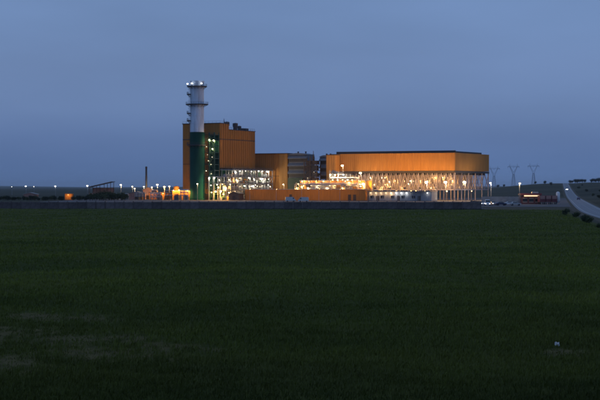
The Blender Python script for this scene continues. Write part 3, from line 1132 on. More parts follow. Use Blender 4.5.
# ------------------------------------------------------------------ air cooled condenser
AL, AD = 73.3, 53.8
ZB, ZT = 15.8, 25.3
ac = thing('air_cooled_condenser', 'huge orange box of the air cooled condenser raised on a steel lattice', 'condenser', uv(52.7, 30), RZ)
part('deck', MB().box(.3, AL - .3, .3, AD - .3, ZB - .9, ZB - .3), M['darksteel'], ac)
part('edge_beam', MB().box(-.1, AL + .1, -.1, .3, ZB - 1.15, ZB - .1).box(AL - .3, AL + .1, .3, AD + .1, ZB - 1.15, ZB - .1).box(-.1, .3, .3, AD + .1, ZB - 1.15, ZB - .1).box(.3, AL - .3, AD - .3, AD + .1, ZB - 1.15, ZB - .1), M['coping'], ac)
clad(ac, 0, 0, 0, AL, ZB, ZT, 15, 4, M['windwall'], name='wind_wall_panel')
clad(ac, AL, 0, R(90), AD, ZB, ZT, 10, 4, M['windwall'], name='wind_wall_panel')
clad(ac, 0, AD, R(-90), AD, ZB, ZT, 10, 4, M['windwall'], name='wind_wall_panel')
clad(ac, AL, AD, R(180), AL, ZB, ZT, 15, 4, M['windwall'], name='wind_wall_panel')
# backing frame behind the cladding
fr = MB()
for z in (ZB + .3, ZB + 4.6, ZT - .3):
    fr.beam((.25, .25, z), (AL - .25, .25, z), .2).beam((AL - .25, .25, z), (AL - .25, AD - .25, z), .2).beam((.25, .25, z), (.25, AD - .25, z), .2)
part('wall_frame', fr, M['steel'], ac)
part('wall_lining', MB().box(.12, AL - .12, .12, .16, ZB, ZT - .05).box(AL - .16, AL - .12, .16, AD - .12, ZB, ZT - .05).box(.12, .16, .16, AD - .12, ZB, ZT - .05), M['orange_core'], ac)
NB, ND = 7, 5
for i in range(NB):
    x0, x1 = AL * i / NB, AL * (i + 1) / NB
    xm = (x0 + x1) / 2
    part('tube_bundle', MB().prism([(x0 + .6, ZB + .2), (x0 + .9, ZB + .2), (xm + .2, ZT - .8), (x1 - .9, ZB + .2), (x1 - .6, ZB + .2), (xm + .3, ZT - .1), (xm - .3, ZT - .1)], 1, AD - 1), M['louvre'], ac)
part('duct_walkway', MB().box(3.2, AL - .5, 1.5, 2.7, ZT - .4, ZT + 1.25).box(AL - 2.4, AL - 1.2, 2.71, AD - 9, ZT - .4, ZT + .9), M['coping'], ac)
for i in range(1, NB + 1):
    xm = AL * (i - .5) / NB
    part('steam_duct', MB().tube((xm, 3.0, ZT + .15), (xm, AD - 2, ZT + .15), .75, n=10), M['darksteel'], ac)
# lattice under the deck
colm = MB().box(-.2, .2, -.2, .2, 0, ZB - 1.15).mesh('column', M['latticesteel'])
bayx = [AL * i / NB for i in range(NB + 1)]
bayy = [AD * j / ND for j in range(ND + 1)]
for X in bayx:
    for Y in bayy:
        link('column', colm, ac, (min(max(X, .35), AL - .35), min(max(Y, .35), AD - .35), 0))
half = AL / NB / 2
vbr = MB().beam((0, 0, 5.8), (half / 2, 0, ZB - 1.3), .34).beam((half, 0, 5.8), (half / 2, 0, ZB - 1.3), .34).beam((half / 2, 0, 5.8), (0, 0, ZB - 1.3), .24).beam((half / 2, 0, 5.8), (half, 0, ZB - 1.3), .24)
vbm = vbr.mesh('lattice_brace', M['latticesteel'])
for jj, Y in enumerate(bayy):
    for i in range(NB * 2):
        y_ = min(max(Y, .35), AD - .35)
        link('lattice_brace', vbm, ac, (i * half, y_, 0))
        if jj == 0:                         # the front row is braced twice as closely
            for q in (0, .5):
                link('lattice_brace', vbm, ac, ((i + q) * half, y_ + .7, 0), scale=(.5, .8, 1))
halfd = AD / ND / 2
vbr2 = MB().beam((0, 0, 5.8), (0, halfd / 2, ZB - 1.3), .30).beam((0, halfd, 5.8), (0, halfd / 2, ZB - 1.3), .30).beam((0, halfd / 2, 5.8), (0, 0, ZB - 1.3), .2).beam((0, halfd / 2, 5.8), (0, halfd, ZB - 1.3), .2)
vbm2 = vbr2.mesh('lattice_brace', M['latticesteel'])
for X in bayx[::2]:
    for j in range(ND * 2):
        link('lattice_brace', vbm2, ac, (min(max(X, .35), AL - .35), j * halfd, 0))
for Y in bayy:
    y = min(max(Y, .35), AD - .35)
    part('cross_beam', MB().beam((0, y, 5.7), (AL, y, 5.7), .3, .5), M['latticesteel'], ac)
for X in bayx:
    x = min(max(X, .35), AL - .35)
    part('cross_beam', MB().beam((x, 0, 5.75), (x, AD, 5.75), .3, .5), M['latticesteel'], ac)
fan = MB().lathe([(4.7, ZB - 2.1), (4.4, ZB - 1.7), (4.3, ZB - .95), (4.42, ZB - .95), (4.55, ZB - 1.7), (4.8, ZB - 2.1)], 20).mesh('fan_bell', M['darksteel'])
blade = MB()
for k in range(5):
    t = k * 2 * math.pi / 5
    blade.beam((.3 * math.cos(t), .3 * math.sin(t), ZB - 1.6), (4.3 * math.cos(t), 4.3 * math.sin(t), ZB - 1.6), .7, .12)
blm = blade.mesh('fan_blades', M['darksteel'])
for i in range(NB):
    for j in range(ND):
        o = link('fan_bell', fan, ac, (AL * (i + .5) / NB, AD * (j + .5) / ND, 0))
        link('fan_blades', blm, o)
# fittings under the deck
for i in range(46):
    front = i % 3 == 0
    bulkhead(ac, 2 + i * 1.55 + random.uniform(-.8, .8), -.5 if front else random.choice((4.0, 9.5, 15.0, 20.0, 26.0, 33.0)), random.choice((4.9, 6.6, 8.4, 10.4, 12.2)),
             random.uniform(.16, .26) if front else random.uniform(.26, .46), random.choice((L_SODL, L_WARM, L_SODL, L_SODL)))

# pipe bridge and equipment in front of the condenser's left end
pb = thing('pipe_bridge', 'lit steel pipe bridge with grey ducting before the condenser left end', 'pipe bridge', uv(58.8, 17), RZ)
for x in (0, 5, 10, 15):
    for y in (0, 5):
        part('column', MB().box(x - .18, x + .18, y - .18, y + .18, 0, 16.2 - .2 * x), M['steel'], pb)
for z in (8.0, 11.5, 14.4):
    e_ = 15 if z < 12 else 9
    part('deck', MB().box(-.2, e_, -.2, 5.2, z - .2, z), M['grating'], pb)
    part('railing', MB().beam((-.2, -.2, z + 1.1), (e_, -.2, z + 1.1), .07).beam((-.2, -.2, z + .55), (e_, -.2, z + .55), .06), M['steel'], pb)
smooth(part('steam_main', MB().tube((.4, 2.5, 6), (.4, 2.5, 15.6), .8, n=16).tube((.4, 2.5, 15.6), (8, 2.5, 13.4), .8, n=16).tube((8, 2.5, 13.4), (8, 12.4, 13.4), .8, n=16), M['louvre'], pb))
for z, y, r in ((8.6, 1, .35), (8.5, 2.2, .25), (12.1, 1.2, .4), (12, 4, .3)):
    part('pipe', MB().tube((-1, y, z), (15.5, y, z), r, n=8), M['pipe'], pb)
for x, z, r, m in ((.6, 13.8, .4, L_WARM), (3.4, 13.6, .42, L_WHITE), (5.4, 13.9, .36, L_WARM), (8.4, 13.8, .42, L_WHITE), (2, 10.9, .4, L_SODL), (5, 10.8, .44, L_WARM), (8, 11, .38, L_SODL),
                   (11, 10.9, .42, L_WARM), (13.6, 10.8, .4, L_SODL), (3.6, 7.3, .4, L_SODL), (7.4, 7.3, .42, L_SODL), (12.4, 7.3, .44, L_SODL)):
    bulkhead(pb, x, -.55, z, r, m)

# ------------------------------------------------------------------ floodlights washing the condenser wall
ORD_F = ['first', 'second', 'third', 'fourth', 'fifth', 'sixth', 'seventh', 'eighth']
for k in range(8):
    u = 61.0 + k * 8.6
    t = thing('floodlight', ORD_F[k] + ' floodlight from the left aimed up at the condenser front wall', 'floodlight', uv(u, 14.0, 0), RZ, 'floodlights before the condenser')
    part('stand', MB().tube((0, 0, 0), (0, 0, 6.4), .12, .09, 8).box(-.3, .3, -.3, .3, 0, .15), M['steel'], t)
    hd = part('housing', MB().add([(-.5, -.35, 6.3), (.5, -.35, 6.3), (.5, .15, 6.1), (-.5, .15, 6.1), (-.6, -.25, 6.95), (.6, -.25, 6.95), (.6, .42, 6.62), (-.6, .42, 6.62)],
                              [(0, 3, 2, 1), (0, 1, 5, 4), (1, 2, 6, 5), (2, 3, 7, 6), (3, 0, 4, 7)]), M['darksteel'], t)
    part('lens', MB().add([(-.55, -.22, 6.90), (.55, -.22, 6.90), (.55, .38, 6.58), (-.55, .38, 6.58)], [(0, 1, 2, 3)]), L_SODB, hd)

# ------------------------------------------------------------------ electrical building with sodium lamps
eb = thing('electrical_building', 'sodium lit orange electrical building behind the long low wall', 'building', uv(45.3, 8), RZ)
EL_ = 38.4
part('core', MB().box(.1, EL_, .12, 9, 0, 10.4), M['orange_core'], eb)
clad(eb, 0, 0, 0, EL_, 0.1, 10.4, 9, 3, M['ochre'])
clad(eb, EL_ + .1, 0, R(90), 9, 0.1, 10.4, 2, 3, M['ochre'])
clad(eb, 0, 9, R(-90), 9, 0.1, 10.4, 2, 3, M['ochre'])
part('roof_edge', MB().box(-.2, EL_ + .3, -.3, 9.2, 10.42, 10.75), M['steel'], eb)
for i in range(9):
    x = 2 + i * 4.3
    a = part('lamp_bracket', MB().beam((x, -.1, 10.0), (x, -1.5, 10.5), .1).box(x - .3, x + .3, -2.0, -1.3, 10.42, 10.58), M['darksteel'], eb)
    lens(a, x, -1.65, 10.2, random.uniform(.14, .36), L_SOD if i % 3 else L_WARM, .6)
for i in range(5):
    x = 4 + i * 7.6
    part('louvre', MB().box(x, x + 2.4, -.16, -.1, 6.6, 8.4), M['coping'], eb)
for i in range(7):
    x = 1.5 + i * 5.4
    part('downpipe', MB().tube((x, -.3, 0), (x, -.3, 10.3), .12, n=6), M['steel'], eb)
part('cable_tray', MB().box(.5, EL_ - .5, -.75, -.2, 7.3, 7.55), M['steel'], eb)

er = thing('pipe_rack', 'slender steel pipe rack running before the sodium lit electrical building', 'pipe rack', uv(44, 4.2), RZ)
for k in range(11):
    for y in (0, 1.8):
        part('post', MB().box(k * 4.1 - .12, k * 4.1 + .12, y - .12, y + .12, 0, random.choice((8.8, 9.6, 11.2))), M['steel'], er)
for z, y, r in ((6.6, .4, .2), (6.7, 1.2, .3), (7.9, .9, .38), (8.7, .3, .16), (9.2, 1.3, .22)):
    a_, b_ = random.uniform(-1, 8), random.uniform(30, 41)
    part('pipe', MB().tube((a_, y, z), (b_, y, z), r, n=8), M['pipe'], er)
for k in range(13):
    x = random.uniform(0, 40)
    w, h = random.uniform(.6, 2.2), random.uniform(.8, 2.6)
    part('equipment_box', MB().box(x, x + w, .1, 1.5, 6.1, 6.1 + h), random.choice((M['louvre'], M['brownsteel'], M['steel'], M['ochre'])), er)
for z in (6.0, 8.4):
    part('beam', MB().beam((0, 0, z), (41, 0, z), .18, .25), M['steel'], er)
for k in range(12):
    bulkhead(er, random.uniform(0, 41), -.4, random.choice((6.6, 7.4, 8.6, 9.6)), random.uniform(.14, .36), random.choice((L_SODL, L_SODL, L_SOD, L_WARM)))

# ------------------------------------------------------------------ long low building across the front
lb = thing('low_building', 'long low orange service building along the front of the plant', 'building', uv(18.6, -5), RZ)
LL = 71.0
part('core', MB().box(.1, LL - .1, .12, 6.9, 0, 5.75), M['orange_core'], lb)
clad(lb, 0, 0, 0, LL, 0.1, 5.75, 18, 3, M['orange'])
clad(lb, LL, 0, R(90), 7, 0.1, 5.75, 2, 3, M['orange'])
clad(lb, 0, 7, R(-90), 7, 0.1, 5.75, 2, 3, M['orange'])
part('coping', MB().box(-.15, LL + .15, -.3, 7.1, 5.77, 6.02), M['concrete_lt'], lb)
for x in (27, 61.5, 64.4):
    o = part('door', MB().box(x, x + 1.6, -.16, -.1, 0, 3.2), M['door'], lb)
    part('handle', MB().box(x + 1.3, x + 1.42, -.22, -.16, 1.3, 1.42), M['steel'], o)
for k, (u, lab) in enumerate(((27, 'first'), (43, 'second'), (58, 'third'), (68, 'fourth'), (80, 'fifth'))):  # posts added to light the low wall evenly, lenses kept tiny
    lamp_post(uv(u, -15), 6.0, lab + ' added sodium post from the left lighting the long low building', .09, L_SODFILL, arm=.5, rz=RZ + math.pi, group='added posts lighting the low building')

# ------------------------------------------------------------------ workshop with a row of lamps
wk = thing('workshop', 'low blue grey workshop with a row of lamps under its canopy', 'building', uv(90.3, -2), RZ)
WL = 35.0
part('core', MB().box(.1, WL - .1, .12, 8, 0, 4.7), M['concrete'], wk)
clad(wk, 0, 0, 0, WL, 0.1, 4.7, 12, 3, M['bluegrey'], name='wall_panel')
clad(wk, WL, 0, R(90), 8, 0.1, 4.7, 3, 3, M['bluegrey'], name='wall_panel')
part('canopy', MB().box(-.3, WL + .3, -2.0, 8.2, 4.75, 5.1), M['roofmetal'], wk)
for i in range(13):
    x = .3 + i * 2.86
    part('canopy_post', MB().box(x - .08, x + .08, -1.9, -1.74, 0, 4.74), M['steel'], wk)
for i in range(12):
    x = 1.7 + i * 2.86
    m = L_WORKS if i < 5 else L_WORKW
    if i in (8, 9, 10):
        continue
    bulkhead(wk, x, -1.0, 4.1, .38 if 3 < i < 8 else .26, m)
for i in range(5):
    x = 1.2 + i * 5.8
    w_ = part('window', MB().box(x, x + 1.7, -.18, -.1, 1.2, 2.8), M['glass'], wk)
    part('lintel', MB().box(x - .1, x + 1.8, -.22, -.17, 2.8, 2.9), M['white'], w_)
    part('sill', MB().box(x - .1, x + 1.8, -.22, -.17, 1.1, 1.2), M['white'], w_)
for x in (4.6, 16.2, 27.6):
    part('door', MB().box(x, x + 1.5, -.18, -.1, 0, 2.6), M['door'], wk)

# ------------------------------------------------------------------ lamp posts around the plant
for (x, y, v, lab, r, m) in (
        (427, 182, 12, 'bright sodium lamp post before the condenser, nearest the workshop', .74, L_STAR),
        (446, 182, 12, 'bright sodium lamp post before the condenser, middle of three', .74, L_STAR),
        (465, 182, 12, 'bright sodium lamp post before the condenser right corner', .74, L_STAR),
        (491, 183, 45, 'lamp post just right of the condenser corner', .36, L_WARMB),
        (390, 182, 14, 'dimmer lamp post before the middle of the condenser lattice', .34, L_WARM),
        (409, 184, 14, 'dimmer lamp post left of the three bright sodium posts', .26, L_WARM),
        (364, 184, 4.5, 'glaring yellow lamp post at the right end of the electrical building', .62, L_STAR),
        (361, 173, 20, 'tall glaring yellow lamp post against the condenser lattice', .56, L_STAR),
        (343, 165.5, 14.5, 'tallest yellow lamp post shining on the orange condenser wall', .56, L_STAR),
        (284, 184.5, 16, 'warm lamp post below the wide grey air intake', .36, L_WARM),
        (299, 184, 16, 'sodium lamp post below the brown steel tower', .4, L_SODL)):
    u = u_of(x, v)
    lamp_post(uv(u, v), z_of(y, u, v) + .2, lab, r, m, rz=RZ, group='lamp posts in the plant')
for x, y, D, lab, r, m in (
                (519.5, 184, 290, 'lamp post left of the red roadside building', .42, L_WARM),):
    p = px(x, y, D)
    lamp_post((p[0], p[1], 0), p[2] + .4, lab, r, m, group='lamp posts by the car park')
far = [(26, 186.3, 560, 'far white street lamp, leftmost on the horizon', .62), (55.5, 186.3, 560, 'far white street lamp above the small orange shed', .66),
       (87.5, 185.8, 520, 'white street lamp left of the long sloping roof', .66),
       (34, 186.8, 620, 'faint street lamp between the two leftmost white ones', .3), (12, 187, 640, 'faint street lamp nearest the left picture edge', .28)]
for x, y, D, lab, r in far:
    p = px(x, y, D)
    lamp_post((p[0], p[1], 0), p[2] + .3, lab, r, L_WORKW, group='far street lamps on the left')
near_left = [(121, 185, 430, 'white lamp post right of the long sloping roof', .55, L_WARM), (132.5, 186.8, 420, 'small lamp post, left of a pair over the green hedge end', .42, L_WARM),
             (134.8, 188.8, 400, 'low lamp post, right of a pair over the green hedge end', .42, L_WARM), (144, 187, 410, 'lamp post just left of the thin dark chimney', .4, L_WARM),
             (152, 187.5, 400, 'lamp post just right of the thin dark chimney', .36, L_WARM), (157.5, 184.8, 410, 'brightest lamp post over the brown sheds', .62, L_WARM),
             (164.5, 187, 400, 'sodium lamp post over the right end of the brown sheds', .58, L_SOD), (169.5, 186.6, 400, 'lamp post left of the yellow lit building', .42, L_WARM),
             (178, 187, 395, 'lamp post over the yellow lit building', .4, L_WARM)]
for x, y, D, lab, r, m in near_left:
    p = px(x, y, D)
    lamp_post((p[0], p[1], 0), p[2] + .3, lab, r, m, group='lamp posts left of the stack')
p = px(197.5, 184, 372)
lamp_post((p[0], p[1], 0), p[2] + .2, 'pinkish lamp post at the foot of the green stack', .36, L_WARM, group='lamp posts in the plant')

# ------------------------------------------------------------------ left side sheds
def flat_block(name, label, cat, loc, rz, w, d, h, m, n, lamps=(), cop=None, lm=None, doors=()):
    t = thing(name, label, cat, loc, rz)
    part('core', MB().box(.1, w - .1, .12, d, 0, h - .05), M['orange_core'], t)
    clad(t, 0, 0, 0, w, .05, h, n, 3, m, name='wall_panel')
    clad(t, w, 0, R(90), d, .05, h, 2, 3, m, name='wall_panel')
    clad(t, 0, d, R(-90), d, .05, h, 2, 3, m, name='wall_panel')
    part('roof_edge', MB().box(-.2, w + .2, -.3, d + .1, h + .02, h + .3), cop or M['coping'], t)
    for x, z, r in lamps:
        a = part('wall_lamp', MB().beam((x, -.1, z + .1), (x, -1.5, z + .3), .08).box(x - .25, x + .25, -1.9, -1.3, z + .25, z + .4), M['darksteel'], t)
        lens(a, x, -1.6, z + .12, r, lm or L_SODL, .6)
    for x in doors:
        part('door', MB().box(x, x + 2.2, -.18, -.1, 0, 2.8), M['door'], t)
    return t


p = px(171.5, 200, 383)
flat_block('pump_house', 'yellow lit low building left of the stack', 'building', (p[0], p[1], 0), 0, 10.3, 6, 4.9, M['ochre'], 4, ((1.2, 5.2, .26), (4.2, 5.4, .3), (8.9, 5.0, .3)), M['concrete_lt'], L_SOD, (3.2, 6.4))


def transformer(label, x, d, rz=0.0, s=1.0):
    p = px(x, 200, d)
    t = thing('transformer', label, 'transformer', (p[0], p[1], 0), rz, 'transformers left of the stack')
    t.scale = (s, s, s)
    part('tank', MB().box(-1.3, 1.3, -.8, .8, .3, 2.5).box(-1.4, 1.4, -.9, .9, 2.5, 2.62), M['louvre'], t)
    for k in range(7):
        part('fin', MB().box(-1.2 + k * .38, -1.1 + k * .38, -1.25, -.82, .5, 2.3), M['steel'], t)
    for k in (-.8, 0, .8):
        part('bushing', MB().lathe([(.12, 2.62), (.2, 2.8), (.1, 2.95), (.18, 3.1), (.09, 3.25), (.15, 3.4), (.04, 3.9)], 8), M['brownsteel'], t, (k, .2, 0))
    part('base', MB().box(-1.6, 1.6, -1.4, 1.1, 0, .28), M['concrete_lt'], t)
    part('conservator', MB().tube((-1.0, .55, 3.0), (1.0, .55, 3.0), .32, n=10), M['louvre'], t)


def gantry_frame(label, x, d, w, h, m, rz=0.0, n=3):
    p = px(x, 200, d)
    t = thing('pipe_gantry', label, 'pipe gantry', (p[0], p[1], 0), rz, 'pipe frames left of the stack')
    for k in range(n + 1):
        for y in (0, 2.4):
            part('post', MB().box(w * k / n - .1, w * k / n + .1, y - .1, y + .1, 0, h + random.uniform(-.6, .5)), m, t)
    for z in (h * .45, h * .72, h * .95):
        part('beam', MB().beam((0, 0, z), (w, 0, z), .16, .22), m, t)
        part('pipe', MB().tube((-.4, .9 + z * .1, z + .3), (w + .5, .9 + z * .1, z + .3), random.choice((.14, .22, .3)), n=8), M['pipe'], t)
    for k in range(n):
        part('brace', MB().beam((w * k / n, -.05, .2), (w * (k + 1) / n, -.05, h * .45), .1), m, t)
    return t


def round_tank(label, x, d, r, h, m):
    p = px(x, 200, d)
    t = thing('storage_tank', label, 'tank', (p[0], p[1], 0), 0, 'round tanks left of the stack')
    smooth(part('shell', MB().lathe([(r, 0), (r, h), (r * .6, h + r * .22), (0, h + r * .3)], 24), m, t))
    part('rim', MB().lathe([(r + .02, h - .25), (r + .12, h - .2), (r + .12, h), (r + .02, h + .05)], 24), M['steel'], t)
    part('ladder', MB().beam((-.2, -r - .15, 0), (-.2, -r - .15, h), .07).beam((.2, -r - .15, 0), (.2, -r - .15, h), .07).beam((-.2, -r - .15, h * .3), (.2, -r - .15, h * .3), .05).beam((-.2, -r - .15, h * .7), (.2, -r - .15, h * .7), .05), M['steel'], t)


transformer('grey transformer before the yellow lit building', 176.5, 377.5)
transformer('smaller grey transformer near the stack foot', 186.5, 376.5, R(12), .85)
transformer('grey transformer before the brown shed', 160.5, 383, R(-6), .8)
gantry_frame('low pipe frame before the brown shed', 150.5, 381, 5.2, 3.6, M['steel'])
gantry_frame('taller pipe frame left of the yellow lit building', 165.5, 379, 3.4, 5.2, M['brownsteel'], 0, 2)
gantry_frame('pipe frame before the pinkish pitched shed', 135.0, 386, 5.0, 4.0, M['brownsteel'])
gantry_frame('pipe frame at the foot of the green stack', 180.5, 374, 3.8, 5.6, M['steel'], 0, 2)
round_tank('pale round tank between chimney and brown shed', 154.5, 398, 1.9, 5.0, M['pink'])
round_tank('small ochre round tank right of the pinkish pitched shed', 141.0, 390, 1.3, 3.4, M['ochre'])
round_tank('short grey round tank at the hedge end', 126.2, 388, 1.6, 3.2, M['concrete_lt'])

p = px(171.5, 200, 383)
part('water_tank', MB().lathe([(0, 0), (1.6, 0), (1.6, 2.0), (1.45, 2.3), (0, 2.6)], 18), M['ochre'], None, (p[0] + 2.4, p[1] + 3, 5.21))
tag(bpy.data.objects['water_tank'], 'short round tank on the yellow lit building roof', 'tank')
p = px(149, 200, 392)
flat_block('storage_shed', 'brown shed with lamps between the chimney and the yellow lit building', 'shed', (p[0], p[1], 0), 0, 11.4, 6, 4.0, M['orange'], 4, ((2, 3.6, .2), (8, 3.4, .24)), None, L_SODL, (4.5, 8.6))
p = px(128, 200, 398)
gable_shed('pitched_shed', 'pinkish brown pitched shed left of the thin chimney', 'shed', (p[0], p[1], 0), 0, 9.6, 6, 3.2, 1.2, M['pink'], M['roofmetal'])
p = px(143, 200, 404)
gable_shed('boiler_shed', 'pinkish shed at the foot of the thin dark chimney', 'shed', (p[0], p[1], 0), 0, 5.6, 5, 5.4, 1.4, M['pink'], M['roofmetal'])
p = px(146.3, 200, 412)
ch = thing('chimney', 'thin dark chimney standing over the left sheds', 'chimney', (p[0], p[1], 0))
smooth(part('flue', MB().lathe([(.75, 0), (.62, 10), (.55, 19.2), (.42, 19.2), (.42, 17), (0, 17)], 14), M['darksteel'], ch))
part('base', MB().box(-1.1, 1.1, -1.1, 1.1, 0, 2.2), M['concrete'], ch)
for z in (8, 13, 18.4):
    part('band', MB().lathe([(.58, z), (.72, z), (.72, z + .25), (.58, z + .25)], 14), M['brownsteel'], ch)
part('stay', MB().beam((0, 0, 15), (4, 2, 0), .06).beam((0, 0, 15), (-4, 2, 0), .06), M['steel'], ch)

p = px(89, 200, 450)
cb = thing('barn', 'open barn with one long sloping roof far left of the stack', 'barn', (p[0], p[1], 0), R(-8))
for x in (.3, 5, 10, 14.2):
    for y in (.3, 7.7):
        part('post', MB().box(x - .15, x + .15, y - .15, y + .15, 0, 7.0 + .22 * x - .1), M['brownsteel'], cb)
part('roof', MB().prism([(-.8, 6.9), (15, 10.4), (15, 10.75), (-.8, 7.25)], -.6, 8.6), M['roofmetal'], cb)
clad(cb, 0, 7.9, 0, 14.5, .1, 6.6, 5, 3, M['pink'], name='wall_panel')
clad(cb, 0, 0, 0, 14.5, .1, 3.2, 5, 3, M['pink'], name='wall_panel')

p = px(64.8, 200, 385)
flat_block('tool_shed', 'small orange shed among dark shrubs at far left', 'shed', (p[0], p[1], 0), 0, 4.2, 3.6, 3.3, M['orange'], 2, ((2.1, 2.7, .16),), None, L_SODL)
p = px(23.5, 200, 400)
gable_shed('farm_shed', 'low pale pink shed behind shrubs at far left', 'shed', (p[0], p[1], 0), 0, 7.6, 5, 2.9, .9, M['pink'], M['concrete_lt'])

# ------------------------------------------------------------------ perimeter wall
pw = thing('perimeter_wall', 'dark concrete panel wall along the far edge of the field', 'wall', (-120, 450, 0))
PN, PW = 59, 3.02
pm = MB().box(0, PW - .32, -.08, .08, 0, 2.3).box(.1, PW - .42, -.11, -.081, 1.3, 2.1).box(.1, PW - .42, -.11, -.081, .2, 1.0).mesh('wall_panel', M['concrete'])
pom = MB().box(-.14, .14, -.16, .16, 0, 2.5).prism([(-.17, 2.5), (.17, 2.5), (0, 2.62)], -.19, .19).mesh('post', M['concrete'])
for i in range(PN):
    link('post', pom, pw, (i * PW, 0, 0))
    link('wall_panel', pm, pw, (i * PW + .16, random.uniform(-.01, .01), random.uniform(-.06, .04)))
link('post', pom, pw, (PN * PW, 0, 0))
for i in range(9):
    link('wall_panel', pm, pw, (PN * PW, i * PW + .16, 0), R(90))
    link('post', pom, pw, (PN * PW, (i + 1) * PW, 0))


# ------------------------------------------------------------------ vehicles
def car_meshes(kind):
    if ('car', kind) in _cache:
        return _cache[('car', kind)]
    if kind == 'van':
        prof = [(-2.5, .35), (-2.5, 1.2), (-2.45, 2.15), (-2.2, 2.3), (1.2, 2.3), (1.5, 2.15), (2.05, 1.3), (2.45, 1.1), (2.55, .8), (2.55, .35)]
        win = [(1.0, 1.35), (1.86, 1.35), (1.42, 2.08), (1.0, 2.08)]
        wf, wb, L = (1.62, 1.42, 2.02), None, 1.0
    else:
        prof = [(-2.05, .35), (-2.1, .75), (-2.0, .95), (-1.55, 1.0), (-1.0, 1.42), (.35, 1.45), (1.0, 1.0), (1.85, .86), (2.08, .68), (2.08, .35)]
        win = [(-1.35, 1.02), (-.95, 1.36), (.3, 1.38), (.86, 1.02)]
        L = .82
    b = MB()
    n = len(prof)
    vs = []
    for side in (-1, 1):
        for x, z in prof:
            k = 1.0 if z < 1.0 else 1 - .22 * min(1, (z - 1.0) / 1.2)
            vs.append((x, side * L * k, z))
    fs = [tuple(range(n - 1, -1, -1)), tuple(range(n, 2 * n))] + [(i, (i + 1) % n, (i + 1) % n + n, i + n) for i in range(n)]
    b.add(vs, fs)
    w = MB()
    for side in (-1, 1):
        q = []
        for x, z in win:
            k = (1.0 if z < 1.0 else 1 - .22 * min(1, (z - 1.0) / 1.2)) * L
            q.append((x, side * (k + .015), z))
        for x, z in win:
            k = (1.0 if z < 1.0 else 1 - .22 * min(1, (z - 1.0) / 1.2)) * L
            q.append((x, side * (k - .03), z))
        w.add(q, [(0, 1, 2, 3), (7, 6, 5, 4), (0, 4, 5, 1), (1, 5, 6, 2), (2, 6, 7, 3), (3, 7, 4, 0)])
    # windscreen
    if kind == 'van':
        a0, a1 = (2.07, 1.36), (1.55, 2.13)
    else:
        a0, a1 = (1.0, 1.03), (.40, 1.43)
    hw0, hw1 = L * .9, L * .78
    w.add([(a0[0] + .02, -hw0, a0[1]), (a0[0] + .02, hw0, a0[1]), (a1[0] + .03, hw1, a1[1]), (a1[0] + .03, -hw1, a1[1])], [(0, 1, 2, 3)])
    wh = MB()
    wh.tube((0, -.11, 0), (0, .11, 0), .32, n=14).tube((0, -.12, 0), (0, .12, 0), .17, n=8)
    hl = MB().box(-.06, .04, -.17, .17, -.08, .08)
    _cache[('car', kind)] = (b, w.mesh('windows', M['glass']), wh.mesh('wheel', M['rubber']), hl, L)
    return _cache[('car', kind)]


def car(label, kind, loc, rz, paint, lit=None, group='parked cars', name=None):
    b, wm, whm, hl, L = car_meshes(kind)
    t = thing(name or ('van' if kind == 'van' else 'car'), label, 'van' if kind == 'van' else 'car', loc, rz, group)
    part('body', b, paint, t)
    link('windows', wm, t)
    ax = 1.55 if kind == 'van' else 1.28
    for x in (-ax, ax):
        for s_ in (-1, 1):
            link('wheel', whm, t, (x, s_ * (L - .1), .32))
    fx_ = 2.56 if kind == 'van' else 2.06
    for s_ in (-1, 1):
        part('headlight', hl, lit or M['white'], t, (fx_, s_ * (L - .25), .74))
        part('tail_light', hl, M['haz_red'], t, (-fx_ + .02, s_ * (L - .2), .78))
    return t


cars = [(481.5, 205.2, 'white car, leftmost of the parked row, headlights on', 'car', M['white'], -80, L_HEADDIM), (487.5, 205.5, 'white van parked second from the left with lights on', 'van', M['white'], -95, L_HEADDIM),
        (493.5, 205.2, 'silver car with headlights on beside the white van', 'car', M['silver'], -88, L_HEADDIM), (501, 205.4, 'dark blue car parked side-on in the middle of the row', 'car', M['carblue'], 8, None),
        (508.5, 205.0, 'white car parked side-on right of the dark blue car', 'car', M['white'], -172, None), (515.5, 205.5, 'silver car parked side-on by the red building corner', 'car', M['silver'], 4, None)]
for x, y, lab, k, pnt, a, lit in cars:
    p = px(x, y, CAM_H * 700 / (y - 187))
    car(lab, k, (p[0], p[1], 0.0), R(a), pnt, lit, 'cars parked beside the red building')
p = px(290.5, 200, 338)
car('pale silver van parked before the long low orange building', 'van', (p[0], p[1], 0), R(5), M['silver'], None, 'vans before the low building')
p = px(303.5, 200, 334)
car('second silver van, right one before the low orange building', 'van', (p[0], p[1], 0), R(178), M['silver'], None, 'vans before the low building')
yy = 1400.0
car('car with bright headlights coming down the country road', 'car', (float(road_x(yy)) - 1.4, yy, float(land_h(road_x(yy), np.array(yy))) + .17), R(-100), M['carblue'], L_HEAD, None)
yy = 760.0
car('dark car driving away on the country road', 'car', (float(road_x(yy)) + 1.3, yy, float(land_h(road_x(yy), np.array(yy))) + .17), R(80), M['carblue'], None, None)

# ------------------------------------------------------------------ roadside buildings at right
p = px(482, 200, 300)
gw = thing('yard_wall', 'pale concrete wall behind the parked cars', 'wall', (p[0], p[1], 0))
for i in range(6):
    part('wall_panel', MB().box(i * 2.7, i * 2.7 + 2.6, 0, .2, 0, 3.0), M['concrete_lt'], gw)
    part('post', MB().box(i * 2.7 - .12, i * 2.7 + .02, -.05, .25, 0, 3.1), M['concrete_lt'], gw)

